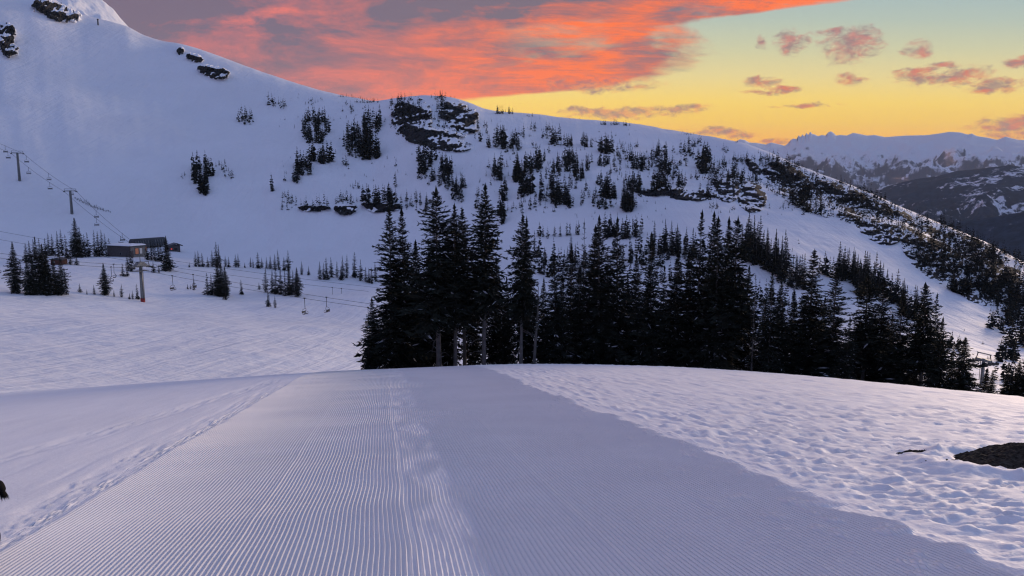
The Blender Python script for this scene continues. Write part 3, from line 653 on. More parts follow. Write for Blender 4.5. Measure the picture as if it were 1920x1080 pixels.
# ------------------------------------------------------------------ trees
def foliage_mat(name, a, b):
    m = bpy.data.materials.new(name); m.use_nodes = True; t = m.node_tree; bs = t.nodes['Principled BSDF']; N = NT(t)
    pos = N.n('ShaderNodeNewGeometry').outputs['Position']
    c = N.mix(N.mr(N.noise(pos, 2.2, 4.0, 0.6), 0.35, 0.65), a, b)
    t.links.new(c, bs.inputs['Base Color']); bs.inputs['Roughness'].default_value = 0.75; bs.inputs['Specular IOR Level'].default_value = 0.12
    return m
needle = foliage_mat('fir_needles', (0.010, 0.014, 0.012), (0.022, 0.026, 0.019))
needle_far = foliage_mat('fir_needles_far', (0.007, 0.010, 0.010), (0.015, 0.018, 0.017))
frost = mat('snow_on_twigs', (0.42, 0.44, 0.48), 0.7)
bark = mat('fir_bark', (0.115, 0.108, 0.105), 0.9)
deadwood = mat('weathered_wood', (0.11, 0.105, 0.10), 0.85)

def fir_crown(H, R, start, seed, whorl, nb, seg, twig, snow=0.0, thin=1.0, power=0.78, irregular=0.35, tw=0.16):
    """needle sprays as narrow kites set along drooping branches; returns verts, faces, material index"""
    rg = np.random.default_rng(seed); V, Fc, MI = [], [], []
    def kite(p, d, up, L, w, mi):
        up = up * 0.55 + rg.normal(0, 0.62, 3); up = up - d * np.dot(up, d); up = up / (np.linalg.norm(up) + 1e-9)
        sdv = np.cross(d, up); nn = np.linalg.norm(sdv); sdv = sdv / nn if nn > 1e-6 else np.array([1.0, 0, 0])
        b = len(V); V.extend([p, p + d * L * 0.45 + sdv * w - up * w * 0.25, p + d * L, p + d * L * 0.45 - sdv * w - up * w * 0.25]); Fc.append((b, b + 1, b + 2, b + 3)); MI.append(mi)
    z = H * start; lob = rg.uniform(0, 6.28, 4)
    while z < H * 0.985:
        s = (z / H - start) / (1 - start)
        prof = (1 - s) ** power * (0.80 + 0.2 * math.sin(s * 9 + lob[0]) * irregular * 1.5) * min(1.0, 0.55 + s * 3.0) * (1.0 - 0.35 * max(0.0, (s - 0.72) / 0.28))
        Lb = max(R * prof, 0.03 * R)
        k = max(3, int(round(nb * (0.6 + 0.4 * (1 - s)))))
        a0 = rg.uniform(0, 6.28)
        for j in range(k):
            if rg.uniform() > thin: continue
            a = a0 + 6.283 * j / k + rg.normal(0, 0.25)
            L = Lb * (1 + irregular * rg.normal(0, 0.55)) * (1 + 0.18 * math.sin(a * 2 + lob[1] + z * 0.8)); L = max(L, 0.03 * R)
            el = math.radians(35 - 62 * (1 - s) + rg.normal(0, 7))
            d0 = np.array([math.cos(a), math.sin(a), 0.0]); p = np.array([0, 0, z + rg.normal(0, whorl * 0.25)])
            nseg = max(min(2, seg), int(seg * (0.45 + 0.55 * L / R)))
            sl = L / nseg; e = el
            for q in range(nseg):
                dirv = d0 * math.cos(e) + np.array([0, 0, math.sin(e)]); e += math.radians(52 / nseg) * (1 if q > nseg * 0.35 else -0.3)
                pn = p + dirv * sl; side = np.array([-d0[1], d0[0], 0.0])
                up = np.array([0, 0, 1.0]); mi = 1 if rg.uniform() < snow * (1 - s) else 0
                kite(p, dirv, up, sl * 1.35, tw * (0.25 * R + 0.75 * L) * 0.42, mi)
                if q >= 0:
                    for sg in (-1, 1):
                        for rep in range(twig):
                            dd = dirv * (0.62 + 0.2 * rg.normal()) + side * sg * (0.75 + 0.2 * rg.normal()) + up * rg.normal(0.0, 0.28)
                            dd /= np.linalg.norm(dd); tl = (0.05 * R + 0.40 * L * (1 - 0.7 * (q / nseg))) * rg.uniform(0.45, 1.05)
                            kite(p + dirv * sl * rg.uniform(0, 1), dd, up, tl, tw * (0.25 * R + 0.75 * L) * 0.36 * rg.uniform(0.7, 1.3), 1 if rg.uniform() < snow * (1 - s) * 1.2 else 0)
                p = pn
        z += whorl * (0.75 + 0.5 * rg.uniform()) * (1 if s < 0.85 else 0.75)
    kite(np.array([0, 0, H * 0.93]), np.array([0, 0, 1.0]), np.array([1.0, 0, 0]), H * 0.08, 0.04 * R, 0)
    kite(np.array([0, 0, H * 0.955]), np.array([0, 0, 1.0]), np.array([0, 1.0, 0]), H * 0.06, 0.05 * R, 0)
    return np.array(V), np.array(Fc), np.array(MI)
def fir_trunk(H, r0, seed, n=8, dead=0, bare_to=0.3):
    rg = random.Random(seed); b = MB(); N = 9
    wx = [rg.gauss(0, 0.012) * H * 0.3 for _ in range(N)]; wy = [rg.gauss(0, 0.012) * H * 0.3 for _ in range(N)]
    pts = [(wx[i] * (i / N) ** 0.6 * (1 - i / N), wy[i] * (1 - i / N), -0.12 * H + H * 1.10 * (i / (N - 1)) ) for i in range(N)]
    b.tube(pts, [max(0.012, r0 * (1 - 0.96 * i / (N - 1)) * (1.25 if i == 0 else 1)) for i in range(N)], n)
    for _ in range(dead):
        z = H * rg.uniform(0.06, bare_to); a = rg.uniform(0, 6.28); L = rg.uniform(0.4, 1.3) * H / 10
        p = Vector((0, 0, z)); d = Vector((math.cos(a), math.sin(a), rg.uniform(-0.5, 0.35)))
        b.tube([p, p + d * L * 0.6, p + d * L + Vector((0, 0, -0.25 * L))], [0.03, 0.018, 0.006], 4)
    return b
def fir_proto(H, R, start, seed, r0, dead, **kw):
    V, Fc, MI = fir_crown(H, R, start, seed, **kw)
    cm = mesh_np('crown', V, Fc, smooth=False, mats=[needle, frost], matidx=MI)
    return fir_trunk(H, r0, seed, dead=dead, bare_to=max(0.2, start + 0.2)).mesh('trunk', bark, True), cm
NEAR = [
    fir_proto(10, 2.25, 0.05, 1, 0.16, 10, whorl=0.21, nb=10, seg=5, twig=4, snow=0.016, tw=0.075),
    fir_proto(10, 2.3, 0.34, 2, 0.17, 26, whorl=0.21, nb=10, seg=5, twig=4, snow=0.016, tw=0.075),
    fir_proto(10, 2.1, 0.04, 3, 0.15, 8, whorl=0.22, nb=10, seg=5, twig=4, snow=0.02, irregular=0.45, tw=0.075),
    fir_proto(10, 2.5, 0.27, 4, 0.18, 22, whorl=0.22, nb=10, seg=5, twig=4, snow=0.016, irregular=0.5, tw=0.075),
    fir_proto(10, 2.4, 0.03, 5, 0.16, 8, whorl=0.21, nb=10, seg=5, twig=4, snow=0.024, tw=0.075),
    fir_proto(10, 2.2, 0.06, 6, 0.14, 8, whorl=0.24, nb=8, seg=5, twig=4, snow=0.02, irregular=0.5, tw=0.075),
    fir_proto(10, 1.40, 0.10, 7, 0.10, 8, whorl=0.38, nb=6, seg=4, twig=2, snow=0.03, thin=0.85, tw=0.09),   # sparse, half bare
]
MID = []
for k in range(6):
    V, Fc, MI = fir_crown(10, [1.75, 2.1, 1.55, 2.3, 1.9, 1.7][k], 0.02, 40 + k, whorl=0.40, nb=7, seg=3, twig=3, irregular=[0.35, 0.45, 0.4, 0.5, 0.6, 0.35][k], power=[0.8, 0.9, 0.7, 0.85, 0.8, 0.75][k], tw=0.20)
    MID.append((fir_trunk(10, 0.14, 40 + k, n=5).mesh('trunk', bark), mesh_np('crown', V, Fc, needle_far, smooth=False)))
LOW = []
for k in range(5):
    V, Fc, MI = fir_crown(10, [1.7, 2.0, 1.5, 2.3, 1.7][k], 0.01, 60 + k, whorl=0.95, nb=6, seg=1, twig=1, irregular=0.5, power=[0.75, 0.85, 0.65, 0.8, 0.7][k], tw=0.95)
    LOW.append((V, Fc))
TINY = []
for k in range(4):
    V, Fc, MI = fir_crown(10, [1.7, 2.0, 1.5, 2.2][k], 0.01, 80 + k, whorl=1.7, nb=4, seg=1, twig=1, irregular=0.5, power=0.75, tw=1.3)
    TINY.append((V, Fc))
print('tri', [2 * len(c.polygons) for _, c in NEAR], [2 * len(c.polygons) for _, c in MID], [2 * len(f) for _, f in LOW])

ONES = ['', 'first', 'second', 'third', 'fourth', 'fifth', 'sixth', 'seventh', 'eighth', 'ninth', 'tenth', 'eleventh', 'twelfth', 'thirteenth', 'fourteenth', 'fifteenth', 'sixteenth', 'seventeenth', 'eighteenth', 'nineteenth']
def ordinal(n):
    if n < 20: return ONES[n]
    t = n // 10; base = ['', '', 'twent', 'thirt', 'fort', 'fift', 'sixt', 'sevent', 'eight', 'ninet'][t]
    return base + 'ieth' if n % 10 == 0 else base + 'y-' + ONES[n % 10]

def plant(name, loc, h, wide, proto, rz, label, group, lean=(0, 0), cat='tree'):
    root = bpy.data.objects.new(name, None); root.location = loc; root.rotation_euler = (lean[0], lean[1], rz); root.scale = (h / 10 * wide, h / 10 * wide, h / 10); root.empty_display_size = 0.5
    link(root); tag(root, label, cat, group)
    link(bpy.data.objects.new('trunk', proto[0]), root); link(bpy.data.objects.new('crown', proto[1]), root)
    return root

# near grove just over the crest: (x, y of the top, prototype, distance, relative width, what sets it apart)
GROVE = [
    (728, 388, 2, 40, 1.10, 'slim'), (757, 393, 0, 41, 0.95, 'slim'), (818, 352, 3, 38.6, 1.05, 'tallest and widest'), (851, 384, 1, 39, 0.85, 'narrow'), (869, 389, 1, 45, 0.9, 'hemmed-in'),
    (905, 347, 1, 39, 0.95, 'very tall bulky'), (977, 402, 1, 38.8, 0.85, 'twin-topped'), (990, 408, 4, 41.8, 0.6, 'thin twin'), (1043, 476, 4, 40, 0.9, 'short dense'), (1095, 412, 6, 44, 1.0, 'sparse see-through'),
    (1112, 424, 0, 43, 1.0, 'full'), (1126, 406, 2, 41, 1.05, 'tall'), (1162, 409, 5, 42, 1.0, 'tall ragged'), (1193, 477, 0, 44, 0.95, 'shorter'), (1224, 437, 4, 41, 0.85, 'straight'),
    (1270, 473, 0, 42, 1.15, 'broad'), (1313, 396, 5, 42, 0.95, 'tall spired'), (1338, 399, 2, 43, 0.9, 'slim spired'), (1352, 408, 4, 41, 0.95, 'dense'), (1369, 409, 0, 45, 0.8, 'narrow'),
    (1383, 407, 3, 42, 0.95, 'wide dark'), (1417, 513, 6, 40, 0.95, 'thin open'), (1450, 507, 5, 40, 0.95, 'ragged'), (1466, 525, 0, 41, 0.85, 'narrow'), (1522, 468, 4, 42, 1.15, 'tall full'),
    (1568, 503, 2, 41, 1.2, 'full'), (1592, 594, 5, 39, 0.9, 'small'), (1631, 512, 3, 42, 1.05, 'bulky'), (1658, 520, 4, 43, 1.05, 'full'), (1692, 548, 2, 41, 1.1, 'ragged'),
    (1742, 532, 3, 41, 1.05, 'tall'), (1759, 551, 5, 42, 0.8, 'slim'), (1766, 594, 0, 39, 0.95, 'short'), (1811, 632, 4, 39, 1.35, 'lone squat'),
    (700, 560, 0, 41, 1.2, 'low outer'), (780, 452, 4, 44, 1.15, 'inner'), (838, 430, 0, 46, 1.2, 'inner'), (932, 482, 4, 45, 1.2, 'inner'), (1018, 520, 2, 45, 0.9, 'small inner'), (1072, 458, 0, 46, 1.0, 'inner'),
    (1142, 478, 4, 46, 1.1, 'inner'), (1245, 500, 5, 45, 1.0, 'inner'), (1296, 470, 4, 46, 1.05, 'inner'), (1405, 500, 2, 45, 1.0, 'inner'), (1490, 545, 0, 45, 1.1, 'inner'), (1546, 558, 4, 45, 1.0, 'inner'), (1720, 600, 0, 44, 1.1, 'inner'),
    (745, 500, 4, 43, 1.1, 'inner'), (800, 470, 2, 46, 1.2, 'inner'), (885, 470, 5, 46, 1.1, 'inner'), (950, 520, 0, 43, 0.9, 'short inner'), (1055, 520, 4, 44, 1.0, 'short inner'), (1085, 500, 0, 41, 1.0, 'inner'), (1180, 520, 2, 44, 1.0, 'inner'), (1210, 530, 4, 45, 1.0, 'inner'), (1258, 560, 0, 43, 1.0, 'short inner'), (1330, 480, 5, 45, 1.1, 'inner'), (1435, 560, 4, 43, 1.1, 'short inner'), (1505, 570, 2, 44, 1.1, 'inner'), (1610, 600, 4, 44, 1.2, 'short inner'), (1675, 590, 0, 44, 1.2, 'inner'), (1785, 660, 2, 41, 1.2, 'short'),
    (690, 646, 0, 39, 1.6, 'sapling-sized'),
    (1850, 690, 0, 44, 1.1, 'tiny'), (1862, 694, 2, 40, 1.2, 'tiny'), (1893, 680, 4, 42, 1.1, 'small'), (1912, 676, 0, 42, 1.2, 'small edge'), (1930, 660, 3, 42, 1.1, 'edge'),
]
order = sorted(range(len(GROVE)), key=lambda i: GROVE[i][0])
for rank, gi in enumerate(order):
    x, yt, pr, r, wd, word = GROVE[gi]
    if 'inner' in word: wd *= 0.8
    top = at_r(x, yt, r); gz = ground_z(top.x, top.y); h = top.z - gz
    lab = '%s black fir, %s from the left in the grove behind the crest' % (word, ordinal(rank + 1))
    plant('fir_tree', (top.x, top.y, gz), h, wd * min(1.12, (10 / max(h, 1e-3)) ** 0.25) * 0.93, NEAR[pr], random.uniform(0, 6.28), lab, 'firs of the near grove', (random.gauss(0, 0.012), random.gauss(0, 0.012)))
N_GROVE = len(GROVE)

# bare grey snag beside the twin-topped fir
def snag(x, yt, yb, r):
    top = at_r(x, yt, r); gz = ground_z(top.x, top.y); H = top.z - gz; b = MB(); rg = random.Random(8)
    root = empty('dead_tree', (top.x, top.y, gz)); tag(root, 'bare grey dead trunk with a few crooked branches in the grove', 'tree')
    b.tube([(-0.15, 0, -0.8), (-0.05, 0, H * 0.3), (0.06, 0, H * 0.65), (0.10, 0, H)], [0.10, 0.075, 0.045, 0.012], 8); b.build('trunk', deadwood, root, True)
    for k in range(11):
        z = H * (0.45 + 0.05 * k); a = rg.uniform(0, 6.28); L = rg.uniform(0.3, 0.9); d = Vector((math.cos(a), math.sin(a) * 0.5, rg.uniform(0.1, 0.9)))
        MB().tube([(0.05, 0, z), Vector((0.05, 0, z)) + d * L * 0.5, Vector((0.05, 0, z)) + d * L + Vector((0, 0, 0.2 * L))], [0.03, 0.018, 0.006], 5).build('branch', deadwood, root)
snag(1006, 538, 690, 39)

# ---- firs on the valley floor: (x, y of foot, height) in photo pixels
VALLEY = {
    'in the clump at the far left': [(30, 549, 78), (55, 552, 58), (66, 552, 62), (76, 551, 88), (84, 552, 78), (92, 553, 72), (107, 552, 58), (116, 553, 60), (125, 552, 42)],
    'in the belt left of the grey lodge': [(50, 492, 30), (57, 493, 34), (66, 487, 32), (76, 488, 34), (85, 483, 30), (92, 480, 36), (99, 480, 34), (110, 482, 40), (117, 480, 42), (127, 485, 38), (137, 482, 34), (146, 483, 62), (153, 482, 48), (160, 482, 36), (167, 481, 38), (178, 481, 42), (185, 481, 40), (192, 480, 42), (200, 481, 38), (207, 481, 30), (132, 496, 20), (144, 497, 18)],
    'around the near lift tower': [(198, 553, 52), (214, 556, 12), (228, 557, 22), (243, 561, 11), (249, 561, 15), (258, 561, 26), (231, 518, 22), (239, 518, 14), (241, 508, 30), (247, 509, 42), (288, 511, 18), (298, 511, 14)],
    'in front of the lift station': [(277, 487, 30), (284, 488, 34), (291, 489, 36), (297, 490, 32), (303, 490, 30), (308, 508, 20), (314, 508, 58), (319, 506, 26)],
    'in the row along the terrace edge': [(355, 501, 10), (367, 500, 26), (373, 500, 27), (380, 500, 24), (390, 501, 18), (398, 500, 28), (406, 500, 42), (411, 502, 40), (423, 500, 20), (429, 501, 18), (442, 501, 22), (447, 501, 24), (459, 502, 10), (470, 501, 18), (475, 502, 16), (484, 503, 28), (491, 502, 18), (500, 503, 20), (507, 504, 24), (516, 506, 28), (523, 506, 36), (533, 507, 24), (541, 508, 36), (566, 515, 24), (579, 516, 17), (600, 524, 32), (607, 524, 30), (612, 524, 40), (622, 520, 36), (632, 520, 30), (640, 525, 25), (643, 521, 40), (650, 521, 42), (665, 520, 46), (676, 526, 38), (686, 528, 27), (692, 530, 27), (697, 532, 30), (704, 528, 36)],
    'in the two clumps under the chairlift cables': [(352, 542, 10), (357, 542, 9), (364, 544, 20), (390, 553, 38), (397, 553, 36), (410, 555, 62), (417, 556, 56), (423, 562, 42), (424, 553, 50), (453, 552, 26), (486, 543, 13), (498, 548, 44), (503, 575, 32), (516, 577, 22), (510, 550, 42), (517, 551, 46), (527, 552, 48), (535, 555, 46), (543, 553, 50), (549, 553, 44), (558, 556, 52)],
    'among the saplings on the smooth snow at left': [(150, 548, 15), (163, 552, 9), (177, 552, 16)],
}
def size_at(p, hpx): return hpx * math.hypot(p[0], p[1]) / F_PX / math.cos(math.atan2(p[0], p[1])) ** 0 
n_valley = 0
for where, lst in VALLEY.items():
    lst = sorted(lst)
    for k, (x, yb, hp) in enumerate(lst):
        p = hit(x, yb)
        if p is None: continue
        h = size_at(p, hp) * 1.04
        wd = random.uniform(0.85, 1.15) * (1.0 if hp > 30 else 1.12)
        pr = NEAR[[0, 4, 2, 5][k % 4]] if hp >= 50 else MID[(k * 5 + 1) % 6]
        lab = '%s fir, %s from the left %s' % ('tall' if hp >= 50 else 'middling' if hp >= 28 else 'small', ordinal(k + 1), where)
        plant('fir_tree', (p[0], p[1], p[2] - 0.1), h, wd, pr, random.uniform(0, 6.28), lab, 'firs on the valley floor', (random.gauss(0, 0.02), random.gauss(0, 0.02)))
        n_valley += 1

# ---- firs on the mountainside: (phrase key, [(cx, cy, rx, ry, count, height)]) in photo pixels
KEYS = {
    'bowl': 'between the bowl and the knoll', 'knoll': 'on and under the cliff knoll', 'band': 'along the boulder band below the bowl',
    'mid': 'on the slope right of the knoll', 'right': 'around the low middle cliff band', 'cliff': 'among the right-hand cliffs', 'crest': 'on the skyline ridge',
    'belt': 'in the belt behind the grove', 'belt2': 'in the belt below the right-hand slope', 'low': 'at the lower right edge', 'lone': 'in the small bowl clump',
}
CLUST = [
    ('bowl', 520, 197, 14, 7, 9, 18), ('bowl', 461, 226, 14, 8, 12, 18), ('bowl', 592, 245, 22, 20, 34, 24), ('bowl', 588, 262, 18, 6, 9, 28), ('bowl', 672, 272, 24, 24, 40, 28), ('bowl', 690, 292, 18, 8, 12, 42), ('bowl', 700, 240, 18, 12, 14, 26),
    ('bowl', 652, 206, 10, 8, 7, 12), ('bowl', 600, 301, 20, 5, 12, 30), ('bowl', 706, 294, 7, 4, 6, 24), ('bowl', 647, 309, 6, 3, 4, 17), ('bowl', 570, 318, 15, 10, 18, 26), ('bowl', 555, 340, 10, 4, 6, 24), ('bowl', 514, 360, 5, 3, 3, 28),
    ('bowl', 533, 338, 2, 2, 1, 15), ('bowl', 536, 382, 16, 12, 12, 13), ('bowl', 665, 351, 8, 3, 4, 12), ('bowl', 741, 351, 1, 1, 1, 25), ('bowl', 742, 312, 1, 1, 1, 14), ('bowl', 585, 193, 12, 5, 5, 9),
    ('lone', 378, 330, 16, 16, 20, 26), ('lone', 385, 360, 10, 6, 10, 28), ('lone', 413, 312, 10, 6, 6, 12), ('lone', 427, 330, 8, 8, 5, 12), ('lone', 345, 332, 6, 4, 3, 8),
    ('band', 590, 386, 30, 5, 10, 17), ('band', 650, 380, 20, 5, 9, 18), ('band', 695, 378, 14, 6, 8, 28), ('band', 725, 380, 18, 6, 12, 28), ('band', 780, 385, 30, 8, 12, 22),
    ('knoll', 760, 196, 28, 7, 16, 14), ('knoll', 775, 215, 24, 12, 16, 18), ('knoll', 826, 196, 10, 14, 12, 18), ('knoll', 826, 182, 5, 1, 3, 12), ('knoll', 865, 220, 26, 14, 12, 12), ('knoll', 815, 240, 40, 16, 18, 14),
    ('knoll', 800, 302, 14, 10, 12, 28), ('knoll', 790, 325, 8, 10, 8, 30), ('knoll', 835, 322, 11, 8, 12, 28), ('knoll', 815, 340, 24, 8, 16, 20), ('knoll', 850, 352, 14, 6, 10, 22), ('knoll', 868, 352, 4, 3, 3, 24), ('knoll', 862, 370, 12, 8, 10, 22), ('knoll', 895, 366, 3, 2, 2, 28), ('knoll', 740, 200, 12, 8, 8, 12),
    ('mid', 938, 272, 10, 8, 10, 30), ('mid', 918, 276, 5, 4, 3, 24), ('mid', 934, 325, 6, 18, 10, 30), ('mid', 945, 365, 8, 12, 8, 24), ('mid', 942, 405, 6, 12, 7, 36), ('mid', 967, 276, 8, 6, 8, 24), ('mid', 1000, 243, 5, 3, 5, 14), ('mid', 1030, 245, 7, 3, 5, 15), ('mid', 1022, 258, 5, 3, 4, 16), ('mid', 1043, 268, 9, 5, 9, 24), ('mid', 1062, 273, 9, 3, 8, 20), ('mid', 1096, 273, 6, 3, 6, 20), ('mid', 1108, 276, 3, 1, 2, 16),
    ('mid', 1136, 284, 13, 5, 12, 27), ('mid', 1158, 292, 3, 2, 2, 20), ('mid', 968, 335, 6, 6, 7, 42), ('mid', 985, 328, 12, 14, 14, 26), ('mid', 1008, 318, 7, 6, 7, 34), ('mid', 1020, 304, 3, 3, 2, 18), ('mid', 1043, 322, 8, 10, 9, 28), ('mid', 1068, 312, 12, 10, 14, 26), ('mid', 1086, 330, 8, 8, 12, 28), ('mid', 1100, 320, 3, 3, 3, 18), ('mid', 1130, 308, 9, 5, 9, 18),
    ('mid', 985, 362, 10, 6, 12, 36), ('mid', 1012, 372, 8, 5, 6, 20), ('mid', 1016, 348, 4, 3, 4, 26), ('mid', 1032, 352, 4, 4, 4, 30), ('mid', 1046, 374, 20, 9, 26, 28), ('mid', 1070, 386, 7, 4, 7, 26), ('mid', 1068, 350, 12, 5, 8, 18), ('mid', 1122, 344, 5, 3, 5, 20), ('mid', 1142, 367, 14, 6, 16, 34), ('mid', 1130, 384, 16, 7, 14, 17), ('mid', 1176, 392, 11, 5, 14, 46), ('mid', 1188, 352, 13, 10, 16, 26), ('mid', 947, 375, 3, 3, 2, 16),
    ('right', 1183, 297, 8, 5, 8, 18), ('right', 1198, 315, 12, 6, 12, 24), ('right', 1215, 303, 20, 5, 14, 18), ('right', 1235, 290, 12, 6, 10, 20), ('right', 1245, 322, 8, 12, 12, 26), ('right', 1228, 312, 10, 4, 7, 16), ('right', 1262, 312, 8, 5, 6, 14), ('right', 1270, 330, 8, 4, 6, 12), ('right', 1302, 271, 12, 4, 9, 16), ('right', 1290, 290, 10, 6, 9, 18), ('right', 1318, 316, 12, 9, 18, 28), ('right', 1325, 300, 6, 8, 6, 26),
    ('right', 1360, 283, 4, 6, 5, 12), ('right', 1358, 307, 5, 3, 5, 14), ('right', 1386, 302, 14, 3, 14, 14), ('right', 1303, 335, 8, 3, 5, 14), ('right', 1270, 352, 18, 6, 10, 22), ('right', 1327, 372, 4, 3, 4, 26), ('right', 1345, 335, 10, 8, 10, 16), ('right', 1378, 338, 14, 10, 20, 22), ('right', 1340, 390, 8, 3, 6, 12), ('right', 1376, 394, 4, 2, 3, 9),
    ('right', 1235, 350, 10, 8, 10, 30),
    ('cliff', 1430, 305, 26, 7, 22, 14), ('cliff', 1465, 312, 16, 5, 20, 15), ('cliff', 1490, 340, 34, 16, 36, 14), ('cliff', 1500, 375, 16, 12, 26, 24), ('cliff', 1510, 398, 10, 5, 8, 18), ('cliff', 1476, 390, 12, 5, 7, 9), ('cliff', 1555, 375, 30, 18, 34, 14), ('cliff', 1536, 395, 10, 10, 10, 18), ('cliff', 1600, 385, 30, 20, 30, 13), ('cliff', 1650, 405, 30, 22, 24, 12), ('cliff', 1490, 312, 8, 3, 8, 10),
    ('cliff', 1715, 425, 26, 18, 28, 14), ('cliff', 1725, 470, 16, 20, 30, 18), ('cliff', 1775, 455, 26, 18, 36, 18), ('cliff', 1760, 500, 30, 16, 36, 20), ('cliff', 1805, 490, 30, 24, 46, 20), ('cliff', 1850, 500, 34, 22, 50, 20), ('cliff', 1820, 540, 30, 14, 30, 24), ('cliff', 1870, 550, 34, 24, 50, 24), ('cliff', 1905, 590, 22, 24, 36, 28), ('cliff', 1785, 545, 8, 5, 6, 30), ('cliff', 1900, 530, 22, 18, 26, 20), ('cliff', 1812, 550, 10, 5, 8, 26),
    ('crest', 688, 192, 20, 1, 16, 8), ('crest', 655, 182, 18, 1, 12, 6), ('crest', 750, 187, 10, 1, 6, 12), ('crest', 805, 182, 40, 1, 8, 6), ('crest', 945, 213, 17, 1, 14, 13), ('crest', 992, 218, 6, 1, 5, 8), ('crest', 1143, 234, 16, 1, 12, 10), ('crest', 1174, 236, 6, 1, 5, 9), ('crest', 1288, 252, 14, 1, 10, 5), ('crest', 1380, 267, 3, 1, 2, 8), ('crest', 1500, 313, 8, 1, 7, 9), ('crest', 560, 160, 8, 1, 3, 3), ('crest', 1030, 223, 60, 1, 6, 3), ('crest', 1230, 245, 50, 1, 6, 3),
]
def line(key, x0, y0, x1, y1, n, h, jx=4, jy=5):
    return [(key, x0 + (x1 - x0) * (k + 0.5) / n, y0 + (y1 - y0) * (k + 0.5) / n, jx, jy, 1, h * random.uniform(0.7, 1.15)) for k in range(n)]
CLUST += line('crest', 1568, 342, 1632, 362, 16, 14, 3, 1) + line('crest', 1640, 372, 1662, 378, 8, 17, 3, 1) + line('crest', 1668, 382, 1760, 420, 16, 9, 3, 1) + line('crest', 1760, 418, 1925, 498, 44, 17, 4, 1)
CLUST += line('belt', 1000, 500, 1100, 510, 26, 40, 5, 18) + line('belt', 1010, 445, 1085, 440, 13, 22, 4, 4) + line('belt', 1130, 445, 1200, 442, 22, 34, 4, 7) + line('belt', 1150, 480, 1260, 490, 24, 34, 5, 14) + line('belt', 1228, 470, 1300, 480, 24, 44, 5, 8) + line('belt', 1180, 520, 1300, 530, 14, 30, 6, 10)
CLUST += line('belt2', 1388, 478, 1470, 512, 34, 58, 5, 8) + line('belt2', 1455, 520, 1512, 545, 16, 50, 5, 8) + line('belt2', 1535, 510, 1565, 520, 5, 36, 3, 3) + line('belt2', 1566, 518, 1625, 536, 24, 46, 4, 5) + line('belt2', 1604, 545, 1655, 552, 22, 50, 4, 8) + line('belt2', 1660, 560, 1692, 575, 12, 44, 4, 5) + line('belt2', 1690, 590, 1722, 600, 14, 46, 4, 5) + line('belt2', 1410, 560, 1500, 590, 14, 34, 8, 12) + line('belt2', 1530, 585, 1570, 590, 6, 24, 8, 5) + line('belt2', 1720, 610, 1740, 620, 5, 34, 4, 4)
CLUST += line('low', 1775, 655, 1806, 665, 10, 24, 4, 5) + line('low', 1852, 612, 1884, 622, 9, 32, 3, 4) + line('low', 1888, 640, 1925, 650, 10, 40, 5, 8) + line('low', 1870, 672, 1910, 682, 12, 36, 4, 6) + line('low', 1838, 714, 1850, 716, 3, 24, 3, 2) + line('low', 1866, 715, 1920, 716, 8, 34, 5, 3) + [('low', 1853, 672, 2, 2, 2, 8), ('low', 1843, 645, 3, 1, 2, 7), ('low', 1808, 621, 1, 1, 1, 5)]
pool = []
for (key, cx, cy, rx, ry, n, h) in CLUST:
    for _ in range(n if n == 1 else int(n * 1.6)):
        a, q = random.uniform(0, 6.283), math.sqrt(random.random())
        x, y = cx + rx * 1.2 * q * math.cos(a), cy + (ry * 1.25 if ry > 1 else ry) * q * math.sin(a)
        p = hit_any(x, y)
        k = 0
        while p is None and k < 12: y += 1.0; k += 1; p = hit_any(x, y)
        if p is None: continue
        hp = h * (random.uniform(0.55, 1.3) if n > 1 else 1.15)
        pool.append((hp, x, y, p, key))
# looser scatter between the clumps, thickening toward the right-hand ridge
for key, x0, x1, n, lo_x, lo_y, top, h0, h1, th in (('mid', 890, 1430, 900, [890, 1000, 1150, 1250, 1430], [400, 400, 395, 368, 345], 32, 8, 25, 0.03),
                                                    ('cliff', 1420, 1925, 1050, [1420, 1500, 1560, 1620, 1680, 1740, 1800, 1860, 1925], [345, 398, 410, 428, 452, 500, 545, 575, 640], 5, 7, 20, -0.12)):
    for _ in range(n):
        x = random.uniform(x0, x1); ya = float(np.interp(x, SKY_X, SKY_Y)) + top; y = random.uniform(ya, float(np.interp(x, lo_x, lo_y)))
        if float(fbm(x * 0.022, y * 0.030, 3, 97)) < th: continue
        p = hit_any(x, y)
        if p is not None: pool.append((h0 + (h1 - h0) * random.random() ** 1.8, x, y, p, key))
# stray seedlings dotted over the open snow
for _ in range(420):
    x = random.uniform(500, 1500); y = random.uniform(0, 1) * 170 + np.interp(x, SKY_X, SKY_Y) + 12
    p = hit(x, y)
    if p is not None and fbm(x * 0.012, y * 0.02, 2, 99) > -0.1: pool.append((random.uniform(2.5, 9.0), x, y, p, 'mid'))
pool.sort(key=lambda q: -q[0])
n_obj = max(0, 298 - N_GROVE - n_valley)
chosen, rest = pool[:n_obj], pool[n_obj:]
print('trees', N_GROVE, n_valley, len(chosen), len(rest))
chosen.sort(key=lambda q: q[1]); cnt = {}
for i, (hp, x, y, p, key) in enumerate(chosen):
    cnt[key] = cnt.get(key, 0) + 1
    lab = 'dark fir, %s from left among larger firs %s' % (ordinal(cnt[key]), KEYS[key])
    plant('fir_tree', (p[0], p[1], p[2] - 0.15), size_at(p, hp), random.uniform(0.68, 1.0), MID[i % 6], random.uniform(0, 6.28), lab, 'firs ' + KEYS[key], (random.gauss(0, 0.015), random.gauss(0, 0.015)))
VV, FF, off = [], [], 0
